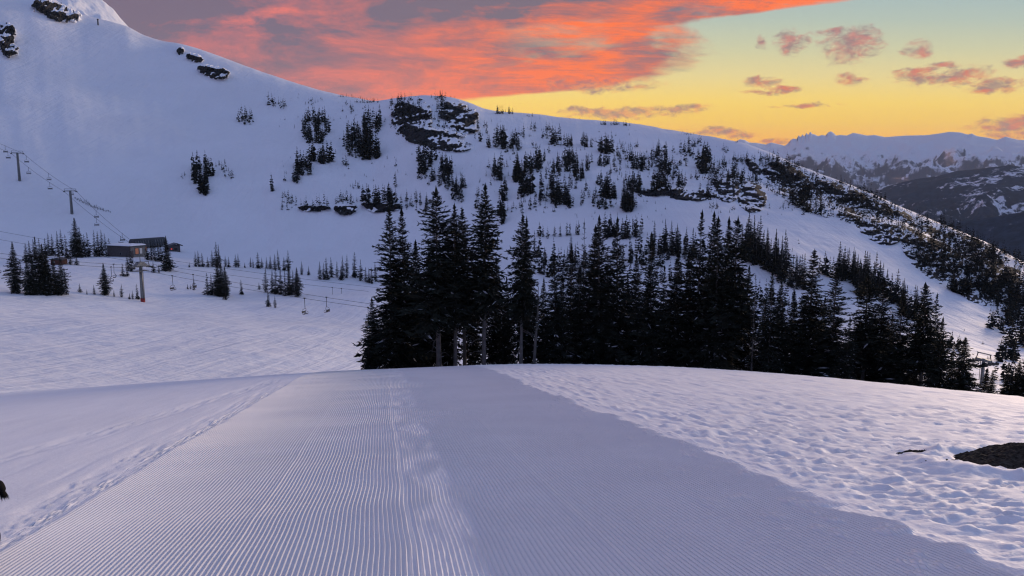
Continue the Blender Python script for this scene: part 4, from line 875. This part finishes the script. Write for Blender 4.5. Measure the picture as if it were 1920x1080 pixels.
for i, (hp, x, y, p, key) in enumerate(rest):
    V, Fc = LOW[i % 5] if hp > 22 else TINY[i % 4]; s = size_at(p, hp) / 10; w_ = s * random.uniform(0.7, 1.15); a = random.uniform(0, 6.28); c, sn = math.cos(a), math.sin(a)
    Q = np.stack([(V[:, 0] * c - V[:, 1] * sn) * w_ + p[0], (V[:, 0] * sn + V[:, 1] * c) * w_ + p[1], V[:, 2] * s + p[2] - 0.1], 1)
    VV.append(Q); FF.append(Fc + off); off += len(V)
so = link(bpy.data.objects.new('distant_firs', mesh_np('distant_firs', np.vstack(VV), np.vstack(FF), needle_far, smooth=False)))
tag(so, 'hundreds of small dark firs sprinkled over the snowy mountainside', 'forest', kind='stuff')

# ------------------------------------------------------------------ buildings by the lift
wall_dark = mat('weathered_siding', (0.075, 0.068, 0.072), 0.85); wall_grey = mat('grey_siding', (0.17, 0.175, 0.175), 0.8)
roof_dark = mat('dark_metal_roof', (0.05, 0.055, 0.065), 0.5); steel = mat('galvanised_steel', (0.20, 0.21, 0.21), 0.5, 0.4); steel_dark = mat('dark_steel', (0.045, 0.047, 0.05), 0.55, 0.3)
roof_snow = snow_mat('roof_snow', (0.86, 0.88, 0.92), ((2.0, 0.05),), 0.04, 0.2); brown = mat('brown_boards', (0.085, 0.035, 0.026), 0.85)
glow_orange = emit_mat('lit_window_orange', (1.0, 0.36, 0.20), 0.16); glow_white = emit_mat('lit_window_blue', (0.62, 0.66, 0.95), 0.22); glow_red = emit_mat('red_lamp', (1.0, 0.06, 0.05), 0.9)
dark_pane = mat('dark_pane', (0.015, 0.017, 0.022), 0.2)
def frame_of(p, q):
    """unit vectors along p->q, to its right, and up"""
    d = Vector((q.x - p.x, q.y - p.y, 0)).normalized(); return d, Vector((d.y, -d.x, 0)), Vector((0, 0, 1))
def local_boxes(root, d, n):
    """place boxes in the root's own frame: x along d, y along n"""
    root.rotation_euler = (0, 0, math.atan2(d.y, d.x))

def lodge():
    C = Vector(hit(244, 483)); r0 = math.hypot(C.x, C.y); px = r0 / F_PX
    Lp = at_r(201, 470, r0 + 9); Lp.z = C.z
    d = Vector((Lp.x - C.x, Lp.y - C.y, 0)); L = d.length; d.normalize(); n = Vector((d.y, -d.x, 0))
    if n.dot(Vector((C.x, C.y, 0))) < 0: n = -n
    W = 28 * px * 1.18; H = 19 * px
    root = empty('ski_lodge', (C.x, C.y, C.z)); tag(root, 'low grey flat-roofed lodge with lit windows and a snow-covered roof', 'building')
    def P(a, b, z): return (d * a + n * b + Vector((0, 0, z)))
    def bx(name, a0, a1, b0, b1, z0, z1, m, par=root):
        return MB().quadbox(P(a0, b0, z0), d * (a1 - a0), n * (b1 - b0), (0, 0, z1 - z0)).build(name, m, par)
    bx('side_wall', 0, L, 0, 0.25, -3, H * 0.95, wall_dark); bx('front_wall', -0.01, 0.24, 0.25, W, -3, H * 0.95, wall_grey); bx('back_wall', L - 0.25, L, 0.25, W, -3, H * 0.95, wall_dark); bx('rear_wall', 0.24, L - 0.25, W - 0.25, W, -3, H * 0.95, wall_dark)
    rf = bx('roof', -0.5, L + 0.5, -0.4, W + 0.4, H * 0.95, H * 1.0, roof_dark)
    # snow load, thicker in the middle
    nv, nu = 14, 20; V = []
    for i in range(nu):
        for j in range(nv):
            a = -0.45 + (L + 0.9) * i / (nu - 1); b = -0.35 + (W + 0.7) * j / (nv - 1); e = min(i, nu - 1 - i, j, nv - 1 - j)
            V.append(P(a, b, H * 1.0 + (0.02 if e == 0 else 0.32 + 0.14 * math.sin(a * 0.7) + 0.25 * math.exp(-((a - L * 0.55) / 1.5) ** 2))))
    link(bpy.data.objects.new('roof_snow', mesh_np('roof_snow', np.array([tuple(v) for v in V]), grid_faces(nu, nv), roof_snow)), rf)
    for b0, b1, gm in ((0.30, 0.52, glow_orange), (0.56, 0.74, glow_white)):
        wn = bx('window', -0.10, -0.02, W * b0, W * b1, H * 0.22, H * 0.80, wall_dark)
        bx('pane', -0.14, -0.11, W * b0 + 0.12, W * b1 - 0.12, H * 0.26, H * 0.76, gm, wn)
    wn = bx('window', -0.10, -0.02, W * 0.93, W * 0.995, H * 0.45, H * 0.85, wall_dark); bx('pane', -0.14, -0.11, W * 0.94, W * 0.99, H * 0.48, H * 0.82, glow_orange, wn)
    bx('door', -0.08, -0.02, W * 0.06, W * 0.20, -0.3, H * 0.6, wall_dark)
    wn = bx('window', L * 0.36, L * 0.44, -0.07, -0.01, H * 0.18, H * 0.42, wall_grey); bx('pane', L * 0.37, L * 0.43, -0.10, -0.075, H * 0.21, H * 0.39, dark_pane, wn)
    return r0
lodge()

def station():
    c0 = Vector(hit(286, 474)); r0 = math.hypot(c0.x, c0.y) + 10; a = at_r(254, 465, r0 - 3); b = at_r(313, 469, r0 + 7)
    px = r0 / F_PX; base = ground_z(c0.x, c0.y); zt = at_r(286, 447, r0).z
    root = empty('lift_station', (a.x, a.y, base)); tag(root, 'dark ribbed lift terminal with a rounded canopy beside the lodge', 'lift station')
    d = Vector((b.x - a.x, b.y - a.y, 0)); L = d.length; d.normalize(); n = Vector((d.y, -d.x, 0))
    if n.dot(Vector((a.x, a.y, 0))) < 0: n = -n
    Ht = zt - base; z0 = Ht - 14 * px; W = 4.2
    prof = [(0, z0), (-0.35, z0 + (Ht - z0) * 0.4), (0.25, z0 + (Ht - z0) * 0.8), (1.2, Ht), (W - 1.2, Ht), (W - 0.2, z0 + (Ht - z0) * 0.8), (W + 0.35, z0 + (Ht - z0) * 0.4), (W, z0)]
    MB().poly([n * p + Vector((0, 0, q)) for p, q in prof], d * L).build('canopy', roof_dark, root)
    for k in range(13):
        q = L * (k + 0.25) / 13
        MB().quadbox(n * -0.42 + d * q + Vector((0, 0, z0 + 0.1)), d * 0.22, n * 0.5 + Vector((0, 0, (Ht - z0) * 0.75)), Vector((0, 0, 0.12)) - n * 0.1).build('rib', steel, root)
    for k in (0.15, 0.85):
        for b_ in (1.0, W - 1.0): MB().tube([d * L * k + n * b_ + Vector((0, 0, -1.5)), d * L * k + n * b_ + Vector((0, 0, z0 + 0.2))], 0.35, 8).build('leg', steel_dark, root)
    MB().quadbox(d * -2.2 + n * 0.3 + Vector((0, 0, Ht - 0.3)), d * 5.5, n * 0.2, (0, 0, 0.18)).build('gantry', steel_dark, root)
    MB().quadbox(d * -2.4 + n * 0.2 + Vector((0, 0, Ht - 2.0)), d * 2.3, n * 0.7, (0, 0, 0.6)).build('cable_wheel_housing', steel_dark, root)
    return Vector((a.x, a.y, zt - 1.6)), n
STN, STN_N = station()

def hut():
    c0 = Vector(hit(325, 472)); r0 = math.hypot(c0.x, c0.y); px = r0 / F_PX
    a = at_r(315, 470, r0); b = at_r(338, 469, r0 + 1.5); base = min(ground_z(a.x, a.y), ground_z(b.x, b.y))
    root = empty('operator_hut', (a.x, a.y, base)); tag(root, 'small dark gabled hut with a red light right of the lift terminal', 'hut')
    d = Vector((b.x - a.x, b.y - a.y, 0)); L = d.length; d.normalize(); n = Vector((d.y, -d.x, 0))
    if n.dot(Vector((a.x, a.y, 0))) < 0: n = -n
    top = at_r(327, 457, r0).z - base; W = 4.0
    MB().quadbox((0, 0, -1), d * L, n * W, (0, 0, top * 0.8 + 1)).build('wall', wall_dark, root)
    MB().poly([d * -0.7 + Vector((0, 0, top * 0.72)) - n * 0.5, d * (L * 0.75) + Vector((0, 0, top * 1.05)) - n * 0.5, d * (L + 1.1) + Vector((0, 0, top * 0.78)) - n * 0.5, d * (L + 1.1) + Vector((0, 0, top * 0.68)) - n * 0.5, d * (L * 0.75) + Vector((0, 0, top * 0.94)) - n * 0.5, d * -0.7 + Vector((0, 0, top * 0.62)) - n * 0.5], n * (W + 1)).build('roof', roof_dark, root)
    w1 = MB().quadbox(d * L * 0.22 - n * 0.06 + Vector((0, 0, top * 0.30)), d * 0.9, n * 0.05, (0, 0, 0.7)).build('window', steel_dark, root)
    MB().quadbox(d * (L * 0.22 + 0.12) - n * 0.10 + Vector((0, 0, top * 0.36)), d * 0.5, n * 0.03, (0, 0, 0.42)).build('pane', glow_red, w1)
    w2 = MB().quadbox(d * L * 0.5 - n * 0.06 + Vector((0, 0, top * 0.25)), d * 1.5, n * 0.05, (0, 0, 1.0)).build('window', steel_dark, root)
    MB().quadbox(d * (L * 0.5 + 0.1) - n * 0.10 + Vector((0, 0, top * 0.30)), d * 1.3, n * 0.03, (0, 0, 0.8)).build('pane', dark_pane, w2)
hut()

def shed():
    c0 = Vector(hit(104, 496)); r0 = math.hypot(c0.x, c0.y); px = r0 / F_PX; a = at_r(95, 494, r0); base = ground_z(c0.x, c0.y)
    root = empty('wooden_shed', (a.x, a.y, base)); tag(root, 'small reddish brown shed half hidden by firs at the left', 'shed')
    L, H = 18 * px, 11 * px
    MB().quadbox((0, 0, -0.5), (L, 0, 0), (0, 3, 0), (0, 0, H * 0.75 + 0.5)).build('wall', brown, root)
    MB().poly([(-0.3, -0.3, H * 0.7), (L + 0.3, -0.3, H * 0.7), (L + 0.3, -0.3, H * 0.78), (L / 2, -0.3, H), (-0.3, -0.3, H * 0.78)], (0, 3.6, 0)).build('roof', steel_dark, root)
    MB().quadbox((L * 0.2, -0.06, H * 0.25), (L * 0.18, 0, 0), (0, 0.05, 0), (0, 0, H * 0.25)).build('window', glow_white if False else wall_grey, root)
shed()

# ------------------------------------------------------------------ chairlifts
def tower(name_label, base, top_z, arm, armlen, r_mast, fancy=False, pad=False):
    root = empty('lift_tower', base); tag(root, name_label, 'lift tower', 'chairlift towers'); H = top_z - base[2]
    MB().tube([(0, 0, -1), (0, 0, H)], [r_mast * 1.1, r_mast * 0.8], 10).build('mast', steel, root, True)
    MB().quadbox(-arm * armlen / 2 - arm.cross(Vector((0, 0, 1))) * 0.15 + Vector((0, 0, H - 0.45)), arm * armlen, arm.cross(Vector((0, 0, 1))) * 0.3, (0, 0, 0.4)).build('crossarm', steel, root)
    al = arm.cross(Vector((0, 0, 1)))
    for s_ in (-1, 1):
        e = arm * (armlen / 2 * s_) + Vector((0, 0, H - 0.75))
        sh = MB().quadbox(e - al * 1.3 - arm * 0.12, al * 2.6, arm * 0.24, (0, 0, 0.22)).build('sheave_beam', steel_dark, root)
        for q in range(4): MB().tube([e + al * (-1.1 + 0.73 * q) - arm * 0.16 + Vector((0, 0, 0.18)), e + al * (-1.1 + 0.73 * q) + arm * 0.16 + Vector((0, 0, 0.18))], 0.24, 8).build('wheel', steel_dark, sh)
        MB().tube([e + Vector((0, 0, 0.4)), e + Vector((0, 0, 1.5)) - arm * 0.3 * s_], 0.07, 5).build('lifting_frame', steel_dark, root)
    MB().tube([arm * (-armlen / 2 + 0.1) + Vector((0, 0, H + 0.75)), arm * (armlen / 2 - 0.1) + Vector((0, 0, H + 0.75))], 0.07, 5).build('top_rail', steel_dark, root)
    fr = al if al.dot(Vector((base[0], base[1], 0))) < 0 else -al
    MB().quadbox(fr * r_mast * 1.15 - arm * 0.22 + Vector((0, 0, 0.6)), arm * 0.06, fr * 0.06, (0, 0, H - 0.8)).quadbox(fr * r_mast * 1.15 + arm * 0.16 + Vector((0, 0, 0.6)), arm * 0.06, fr * 0.06, (0, 0, H - 0.8)).build('ladder', steel_dark, root)
    if fancy:
        for s_ in (-1, 1):
            w = MB().quadbox(arm * (s_ * 0.95 - 0.75) - al * 1.0 + Vector((0, 0, H - 1.5)), arm * 1.5, al * 2.0, (0, 0, 0.14)); w.build('work_platform', steel, root)
            MB().quadbox(arm * (s_ * 0.95 - 0.75) - al * 1.0 + Vector((0, 0, H - 0.4)), arm * 1.5, al * 0.08, (0, 0, 0.08)).quadbox(arm * (s_ * 0.95 - 0.75) + al * 0.95 + Vector((0, 0, H - 0.4)), arm * 1.5, al * 0.08, (0, 0, 0.08)).build('handrail', steel, root)
        MB().tube([(0, 0, H), (0, 0, H + 2.3)], [0.12, 0.06], 6).build('antenna', steel_dark, root)
        MB().poly([-arm * 1.7 - al * 0.7 + Vector((0, 0, H - 0.1)), arm * 1.7 - al * 0.7 + Vector((0, 0, H - 0.1)), arm * 0.5 - al * 0.7 + Vector((0, 0, H + 0.9)), -arm * 0.5 - al * 0.7 + Vector((0, 0, H + 0.9))], al * 1.4).build('cover', steel, root)
    if pad:
        MB().tube([(0, 0, -0.6), (0, 0, 0.95)], r_mast * 1.2, 10).build('safety_pad', mat('red_padding', (0.26, 0.03, 0.028), 0.7), root, True)['label'] = 'faded red crash pad'
    return [Vector(base) + arm * (armlen / 2 * s_) + Vector((0, 0, H - 0.45)) for s_ in (-1, 1)]
def sag(p, q, k, n=24): return [p.lerp(q, i / n) - Vector((0, 0, 4 * k * (i / n) * (1 - i / n))) for i in range(n + 1)]
def to_px(p):
    v = Vector((p.x, p.y, p.z - EYE)); dz = v.y * math.cos(PITCH) - v.z * math.sin(PITCH); up = v.y * math.sin(PITCH) + v.z * math.cos(PITCH)
    return 960 + F_PX * v.x / dz, 540 - F_PX * up / dz
def cable(pts, r, label, grp):
    o = MB().tube(pts, r, 5).build('lift_cable', steel_dark, None, True); tag(o, label, 'cable', grp); return o
CH = {}
def chair(kind, p, d, label, grp, s_=1.0):
    """hanger, frame, seat and back; d is the travel direction; hangs from p"""
    if kind not in CH:
        w = 1.9 if kind == 'quad' else 1.25; hl = 2.0 if kind == 'quad' else 2.4; parts = []
        parts.append(('hanger', MB().tube([(0, 0, 0.05), (0, 0, -hl * 0.55), (0.05, 0, -hl)], [0.07, 0.06, 0.06], 6).mesh('hanger', steel_dark, True)))
        parts.append(('grip', MB().box((0, 0, 0.06), (0.5, 0.2, 0.24)).mesh('grip', steel_dark)))
        zt, zb = -hl, -hl - 1.35
        for sgn in (-1, 1):
            y = w / 2 * sgn
            parts.append(('side_frame', MB().tube([(0.05, 0, zt), (-0.15, y, zt - 0.25), (-0.42, y, zt - 0.75), (-0.32, y, zb), (0.35, y, zb - 0.05), (0.42, y, zb + 0.3)], 0.05, 5).mesh('side_frame', steel_dark, True)))
        parts.append(('seat', MB().box((0.05, 0, zb), (0.62, w, 0.10)).mesh('seat', steel_dark)))
        parts.append(('backrest', MB().quadbox((-0.42, -w / 2, zb + 0.22), (0.08, 0, 0), (0, w, 0), (-0.08, 0, 0.42)).mesh('backrest', steel_dark)))
        parts.append(('safety_bar', MB().tube([(-0.38, w / 2, zt - 0.6), (0.42, w / 2, zb + 0.42), (0.42, -w / 2, zb + 0.42), (-0.38, -w / 2, zt - 0.6)], 0.035, 5).mesh('safety_bar', steel_dark, True)))
        CH[kind] = parts
    root = empty('lift_chair', tuple(p), math.atan2(d.y, d.x)); root.scale = (s_, s_, s_); tag(root, label, 'chair', grp)
    for nm, me in CH[kind]: link(bpy.data.objects.new(nm, me), root)
def on_cable(pts, x):
    best = min(range(len(pts) - 1), key=lambda i: abs((to_px(pts[i])[0] + to_px(pts[i + 1])[0]) / 2 - x)); a, b = pts[best], pts[best + 1]
    xa, xb = to_px(a)[0], to_px(b)[0]; t = 0.5 if abs(xb - xa) < 1e-6 else min(1, max(0, (x - xa) / (xb - xa)))
    return a.lerp(b, t), (b - a).normalized()

# upper lift: two towers above the lodge, line climbing out of the picture on the left
TA = []
for (x, yb, yt) in ((-150, 248, 196), (37, 339, 286), (135, 401, 357)):
    b = hit(x, yb); r = math.hypot(b[0], b[1]); TA.append((Vector(b), at_r(x, yt, r).z))
al_a = Vector((TA[2][0].x - TA[1][0].x, TA[2][0].y - TA[1][0].y, 0)).normalized(); arm_a = Vector((al_a.y, -al_a.x, 0))
view = Vector((TA[1][0].x, TA[1][0].y, 0)).normalized(); lat = Vector((view.y, -view.x, 0)); arm_a = (arm_a * 0.5 + lat * (1 if arm_a.dot(lat) > 0 else -1)).normalized()
pxA = math.hypot(TA[1][0].x, TA[1][0].y) / F_PX
attach = [tower(l, tuple(b), tz, arm_a, 16 * pxA, 0.42 * pxA / 0.22) for (b, tz), l in zip(TA, ('lift tower beyond the left edge', 'grey lift tower highest on the left slope', 'lower grey lift tower on the slope above the lodge'))]
for side in (0, 1):
    pts = []
    nodes = [attach[0][side], attach[1][side], attach[2][side], STN + STN_N * (0.6 + 3.0 * side)]
    for i in range(3): pts += sag(nodes[i], nodes[i + 1], 1.0)[(1 if i else 0):]
    cable(pts, 0.055, '%s cable of the upper lift climbing left from the terminal' % ('lower left' if side == 0 else 'upper right'), 'cables of the upper lift')
    for k, x in enumerate(((9.5, 49, 91, 133, 180, 229) if side == 0 else (14.5, 53, 93, 180.5, 226))):
        p, d = on_cable(pts, x)
        chair('quad', p, lat if False else Vector((view.x, view.y, 0)), 'upper lift chair, %s from the left on the %s cable' % (ordinal(k + 1), 'lower' if side == 0 else 'upper'), 'chairs of the upper lift', 0.9 * pxA / 0.3)

# lower lift: grey tower with red pad by the saplings, next tower behind the crest far right
b1 = Vector(hit(268, 566)); r1 = math.hypot(b1.x, b1.y); z1 = at_r(268, 497, r1).z
r2 = 128.0; q2 = at_r(1843, 690, r2); b2 = Vector((q2.x, q2.y, ground_z(q2.x, q2.y))); z2 = at_r(1843, 672, r2).z
al_b = Vector((b2.x - b1.x, b2.y - b1.y, 0)).normalized(); arm_b = Vector((al_b.y, -al_b.x, 0)); px1 = r1 / F_PX
b0 = at_r(-420, 500, r1 * 1.02); b0.z = ground_z(b0.x, b0.y)
at0 = tower('lift tower beyond the left edge on the valley floor', tuple(b0), b0.z + 16, arm_b, 5.2, 0.45)
at1 = tower('grey lift tower with platform and red base pad on the valley floor', tuple(b1), z1, arm_b, 5.2, 0.46, True, True)
at2 = tower('lift tower rising behind the crest among small firs at right', tuple(b2), z2, (arm_b + al_b * 0.9).normalized(), 2.6, 0.26)
LB = []
for side in (0, 1):
    left_end = at_r(-60, 458 if side == 0 else 468, r1 * (1.01 if side == 0 else 0.99))
    pts = sag(at0[side], at1[side], 2.2) + sag(at1[side], at2[side], 3.0, 60)[1:]
    LB.append(pts); cable(pts, 0.036, '%s cable of the lower lift crossing the valley' % ('nearer' if side == (0 if arm_b.y > 0 else 1) else 'farther'), 'cables of the lower lift')
nearer = 0 if arm_b.y > 0 else 1
for k, x in enumerate((-4, 37, 208, 323, 571, 690)):
    p, d = on_cable(LB[nearer], x); chair('double', p, d, 'lower lift chair, %s from the left on the nearer cable' % ordinal(k + 1), 'chairs of the lower lift', 0.92)
for k, x in enumerate((48, 213, 362, 612)):
    p, d = on_cable(LB[1 - nearer], x); chair('double', p, -d, 'lower lift chair, %s from the left on the farther cable' % ordinal(k + 1), 'chairs of the lower lift', 0.88)
# a second line behind it
for (ya, yb_, rr_, nm) in ((433, 545, 262, 'upper'), (449, 553, 256, 'lower')):
    pa, pb = at_r(-80, ya - 14, rr_), at_r(760, yb_, rr_ - 20); pc = at_r(1040, yb_ + 42, rr_ - 40)
    pts = sag(pa, pb, 1.5, 40) + [pc]; cable(pts, 0.035, '%s cable of the farther line above the row of firs' % nm, 'cables of the farther lift')
    if nm == 'lower':
        for k, x in enumerate((623, 640)):
            p, d = on_cable(pts, x); chair('double', p, d if k else -d, '%s of two small chairs on the farther line left of the grove' % ('left' if k == 0 else 'right'), 'chairs of the farther lift', 0.85)

# ------------------------------------------------------------------ fence, marker, bare earth, dog
def snow_fence():
    p0 = Vector(hit(140, 371)); root = empty('snow_fence', tuple(p0)); tag(root, 'thin dark snow fence slanting across the slope right of the lift towers', 'fence')
    prev = None; rg = random.Random(3)
    for k in range(34):
        t = k / 33; x, y = 140 + 66 * t + rg.gauss(0, 0.6), 371 + 27 * t + 3 * math.sin(t * 3.1) + rg.gauss(0, 0.7)
        p = Vector(hit(x, y)) - p0; h = rg.uniform(0.5, 1.5) * (0.5 + math.sin(t * 3.14))
        MB().tube([p - Vector((0, 0, 0.4)), p + Vector((rg.gauss(0, 0.25), 0, h))], 0.09, 5).build('post', steel_dark, root)
        if prev is not None and rg.random() < 0.7: MB().tube([prev + Vector((0, 0, 0.6)), (prev + p) / 2 + Vector((0, 0, 0.35)), p + Vector((0, 0, 0.6))], 0.06, 4).build('rail', steel_dark, root)
        prev = p
snow_fence()
mp = Vector(hit(184, 47)); mo = MB().tube([(0, 0, -1), (0, 0, 4.0)], [0.55, 0.5], 8).box((0, 0, 4.3), (1.3, 0.5, 0.8)).build('marker_post', steel_dark); mo.location = mp
tag(mo, 'single dark post on the shoulder below the rocky peak', 'post')

soil = mat('dark_earth', (0.030, 0.026, 0.022), 0.95, spec=0.1)
for nd in soil.node_tree.nodes:
    if nd.type == 'TEX_NOISE': nd.inputs['Scale'].default_value = 22.0
    if nd.type == 'MIX': nd.inputs[6].default_value = (0.014, 0.012, 0.010, 1); nd.inputs[7].default_value = (0.075, 0.064, 0.052, 1)
def near_hit(x, y):
    a, b, c = (float(v) for v in ray(x, y)); k = 3.0
    for _ in range(4000):
        if EYE + c * k < float(near_z(np.array(a * k), np.array(b * k))): break
        k += 0.01
    return a * k, b * k
def earth(cx, cy, rx, ry, h, n, seed, label, ang=0.0):
    g = np.linspace(-1.15, 1.15, n); U, V = np.meshgrid(g, g, indexing='ij'); rr = np.hypot(U, V)
    c, s_ = math.cos(ang), math.sin(ang)
    X = cx + U * rx * c - V * ry * s_; Y = cy + U * rx * s_ + V * ry * c
    Z = near_z(X, Y) + h * np.clip(1 - rr ** 2, -0.6, 1) + 0.05 * fbm(X * 2.2, Y * 2.2, 4, seed) + 0.045 * fbm(X * 9, Y * 9, 4, seed + 3, 0.65) + 0.018 * fbm(X * 34, Y * 34, 3, seed + 5) + 0.03
    o = link(bpy.data.objects.new('bare_earth', mesh_np('bare_earth', np.stack([X, Y, Z], -1).reshape(-1, 3), grid_faces(n, n)[:, ::-1], soil, smooth=False)))
    return tag(o, label, 'earth', 'bare earth showing through the snow')
earth(5.95, 7.55, 1.30, 0.66, 0.20, 120, 400, 'dark mound of bare earth breaking through the snow at the right edge', 0.12)
sx_, sy_ = near_hit(1722, 853); earth(sx_, sy_, 0.20, 0.05, 0.02, 40, 420, 'small dark crescent of earth left of the bare mound', -0.2)
rg_ = random.Random(12); clod = None
for k in range(12):
    x, y = rg_.gauss(1755, 34), rg_.gauss(866, 13)
    gx, gy = near_hit(x, y); uu, vv = gx * HU[0] + gy * HU[1], gx * HV[0] + gy * HV[1]
    zz_ = float(near_base(np.array(uu), np.array(vv)) + near_detail(np.array([uu]), np.array([vv]))[0])
    if clod is None:
        bm = bmesh.new(); bmesh.ops.create_icosphere(bm, subdivisions=1, radius=1.0)
        for v in bm.verts: v.co *= rg_.uniform(0.7, 1.2)
        clod = bpy.data.meshes.new('earth_clod'); bm.to_mesh(clod); bm.free(); clod.materials.append(soil)
    o = link(bpy.data.objects.new('earth_clod', clod)); q = rg_.uniform(0.005, 0.016); o.scale = (q * 1.6, q, q * 0.8); o.location = (gx, gy, zz_ + q * 0.3); o.rotation_euler = (0, 0, rg_.uniform(0, 3))
    tag(o, 'crumb of dark earth lying on the snow beside the bare mound', 'earth clod', 'earth crumbs beside the bare mound')

def dog():
    """black long-haired dog standing just outside the left edge; only the tip of its hanging tail is in the picture"""
    tip = at_r(5, 930, 6.0); u0 = tip.x * HU[0] + tip.y * HU[1]; v0 = tip.x * HV[0] + tip.y * HV[1]
    fur = mat('black_fur', (0.008, 0.007, 0.008), 0.8, spec=0.1)
    gz = float(near_base(np.array(u0), np.array(v0)))
    k = 1.0; T = tip.z - gz                       # height of the tail tip over the snow
    J = {'hip': (-0.22, 0, 0.60), 'mid': (-0.45, 0, 0.60), 'chest': (-0.72, 0, 0.58), 'neck': (-0.88, 0, 0.72), 'head': (-1.00, 0, 0.84), 'muzzle': (-1.16, 0, 0.79),
         't1': (-0.10, 0, 0.62), 't2': (-0.03, 0, (0.62 + T) / 2 + 0.06), 't3': (0.0, 0, T + 0.02)}
    Rr = {'hip': 0.13, 'mid': 0.125, 'chest': 0.16, 'neck': 0.10, 'head': 0.095, 'muzzle': 0.045, 't1': 0.035, 't2': 0.045, 't3': 0.03}
    E_ = [('hip', 'mid'), ('mid', 'chest'), ('chest', 'neck'), ('neck', 'head'), ('head', 'muzzle'), ('hip', 't1'), ('t1', 't2'), ('t2', 't3')]
    for sg, nm in ((-1, 'l'), (1, 'r')):
        J['k' + nm] = (-0.28, 0.10 * sg, 0.42); J['h' + nm] = (-0.15, 0.10 * sg, 0.22); J['p' + nm] = (-0.20, 0.10 * sg, 0.03)
        J['e' + nm] = (-0.68, 0.10 * sg, 0.34); J['w' + nm] = (-0.71, 0.10 * sg, 0.16); J['f' + nm] = (-0.74, 0.10 * sg, 0.03); J['a' + nm] = (-0.97, 0.09 * sg, 0.92)
        for q, rr in (('k', 0.08), ('h', 0.038), ('p', 0.04), ('e', 0.06), ('w', 0.038), ('f', 0.042), ('a', 0.03)): Rr[q + nm] = rr
        E_ += [('hip', 'k' + nm), ('k' + nm, 'h' + nm), ('h' + nm, 'p' + nm), ('chest', 'e' + nm), ('e' + nm, 'w' + nm), ('w' + nm, 'f' + nm), ('head', 'a' + nm)]
    names = list(J); me = bpy.data.meshes.new('body'); me.from_pydata([J[n] for n in names], [(names.index(a), names.index(b)) for a, b in E_], []); me.materials.append(fur)
    root = empty('dog', (tip.x, tip.y, gz)); tag(root, 'black shaggy dog at the left edge, only its tail tip showing', 'dog')
    o = link(bpy.data.objects.new('body', me), root); md = o.modifiers.new('skin', 'SKIN'); md.use_smooth_shade = True
    for i, n in enumerate(names): me.skin_vertices[0].data[i].radius = (Rr[n], Rr[n]); me.skin_vertices[0].data[i].use_root = (n == 'hip')
    o.modifiers.new('sub', 'SUBSURF').render_levels = 2
    rg = np.random.default_rng(4); V, Fc = [], []
    for _ in range(900):
        t = rg.uniform(0, 1); a, b = (np.array(J['t1']), np.array(J['t2'])) if t < 0.45 else (np.array(J['t2']), np.array(J['t3'])); p = a + (b - a) * (t / 0.45 if t < 0.45 else (t - 0.45) / 0.55)
        th = rg.uniform(0, 6.28); n_ = np.array([math.cos(th), math.sin(th), 0]); L = rg.uniform(0.03, 0.07); d = n_ * 0.45 + np.array([0, 0, -1.0]); d /= np.linalg.norm(d); sd_ = np.cross(d, n_); i0 = len(V)
        V += [p + n_ * 0.015 + sd_ * 0.004, p + n_ * 0.015 - sd_ * 0.004, p + n_ * 0.02 + d * L]; Fc.append((i0, i0 + 1, i0 + 2))
    link(bpy.data.objects.new('tail_fur', mesh_np('tail_fur', np.array(V), np.array(Fc), fur)), root)['kind'] = 'stuff'
dog()

# ------------------------------------------------------------------ wisp of cloud rising from the far valley
def wisp(x, y, r, wpx, hpx, tilt, label, seed, dens=0.02):
    c = at_r(x, y, r); k = r / F_PX; bm = bmesh.new(); bmesh.ops.create_icosphere(bm, subdivisions=3, radius=1.0)
    me = bpy.data.meshes.new('low_cloud'); bm.to_mesh(me); bm.free()
    m = bpy.data.materials.new('cloud_vapour'); m.use_nodes = True; t = m.node_tree; t.nodes.clear(); N = NT(t)
    oc = N.n('ShaderNodeTexCoord').outputs['Object']; ln = N.v('LENGTH', oc, out=1)
    n = N.noise(oc, 1.5, 6.0, 0.65, 0.6, w=float(seed))
    pv = N.n('ShaderNodeVolumePrincipled'); pv.inputs['Color'].default_value = (0.95, 0.95, 0.97, 1)
    t.links.new(N.m('MULTIPLY', N.m('MULTIPLY', N.mr(n, 0.50, 0.66), N.mr(ln, 1.0, 0.35)), dens), pv.inputs['Density'])
    o_ = N.n('ShaderNodeOutputMaterial'); t.links.new(pv.outputs[0], o_.inputs['Volume']); me.materials.append(m)
    o = link(bpy.data.objects.new('low_cloud', me)); o.location = c; o.scale = (wpx * k, wpx * k, hpx * k); o.rotation_euler = (0, tilt, 0)
    tag(o, label, 'cloud', 'small clouds in the far valley')
wisp(1788, 302, 5400, 17, 34, -0.6, 'pale wisp of cloud rising before the far snowy range', 3, 0.012)
wisp(1690, 336, 5400, 22, 6, 0.1, 'thin low bank of mist lying in the far valley', 5, 0.010)

# ------------------------------------------------------------------ air between here and the far ranges
def build_haze():
    b = MB().box((0, 0, (1050 - 1300) / 2), (26000, 26000, 1050 + 1300))
    m = bpy.data.materials.new('haze'); m.use_nodes = True; t = m.node_tree; t.nodes.clear(); N = NT(t)
    pv = N.n('ShaderNodeVolumePrincipled'); pv.inputs['Color'].default_value = (0.62, 0.80, 1.0, 1); pv.inputs['Density'].default_value = HAZE; pv.inputs['Anisotropy'].default_value = 0.0
    o_ = N.n('ShaderNodeOutputMaterial'); t.links.new(pv.outputs[0], o_.inputs['Volume'])
    o = b.build('haze', m); tag(o, 'thin blue evening air over the whole valley', 'haze', kind='stuff')
HAZE = 4.0e-5
build_haze()
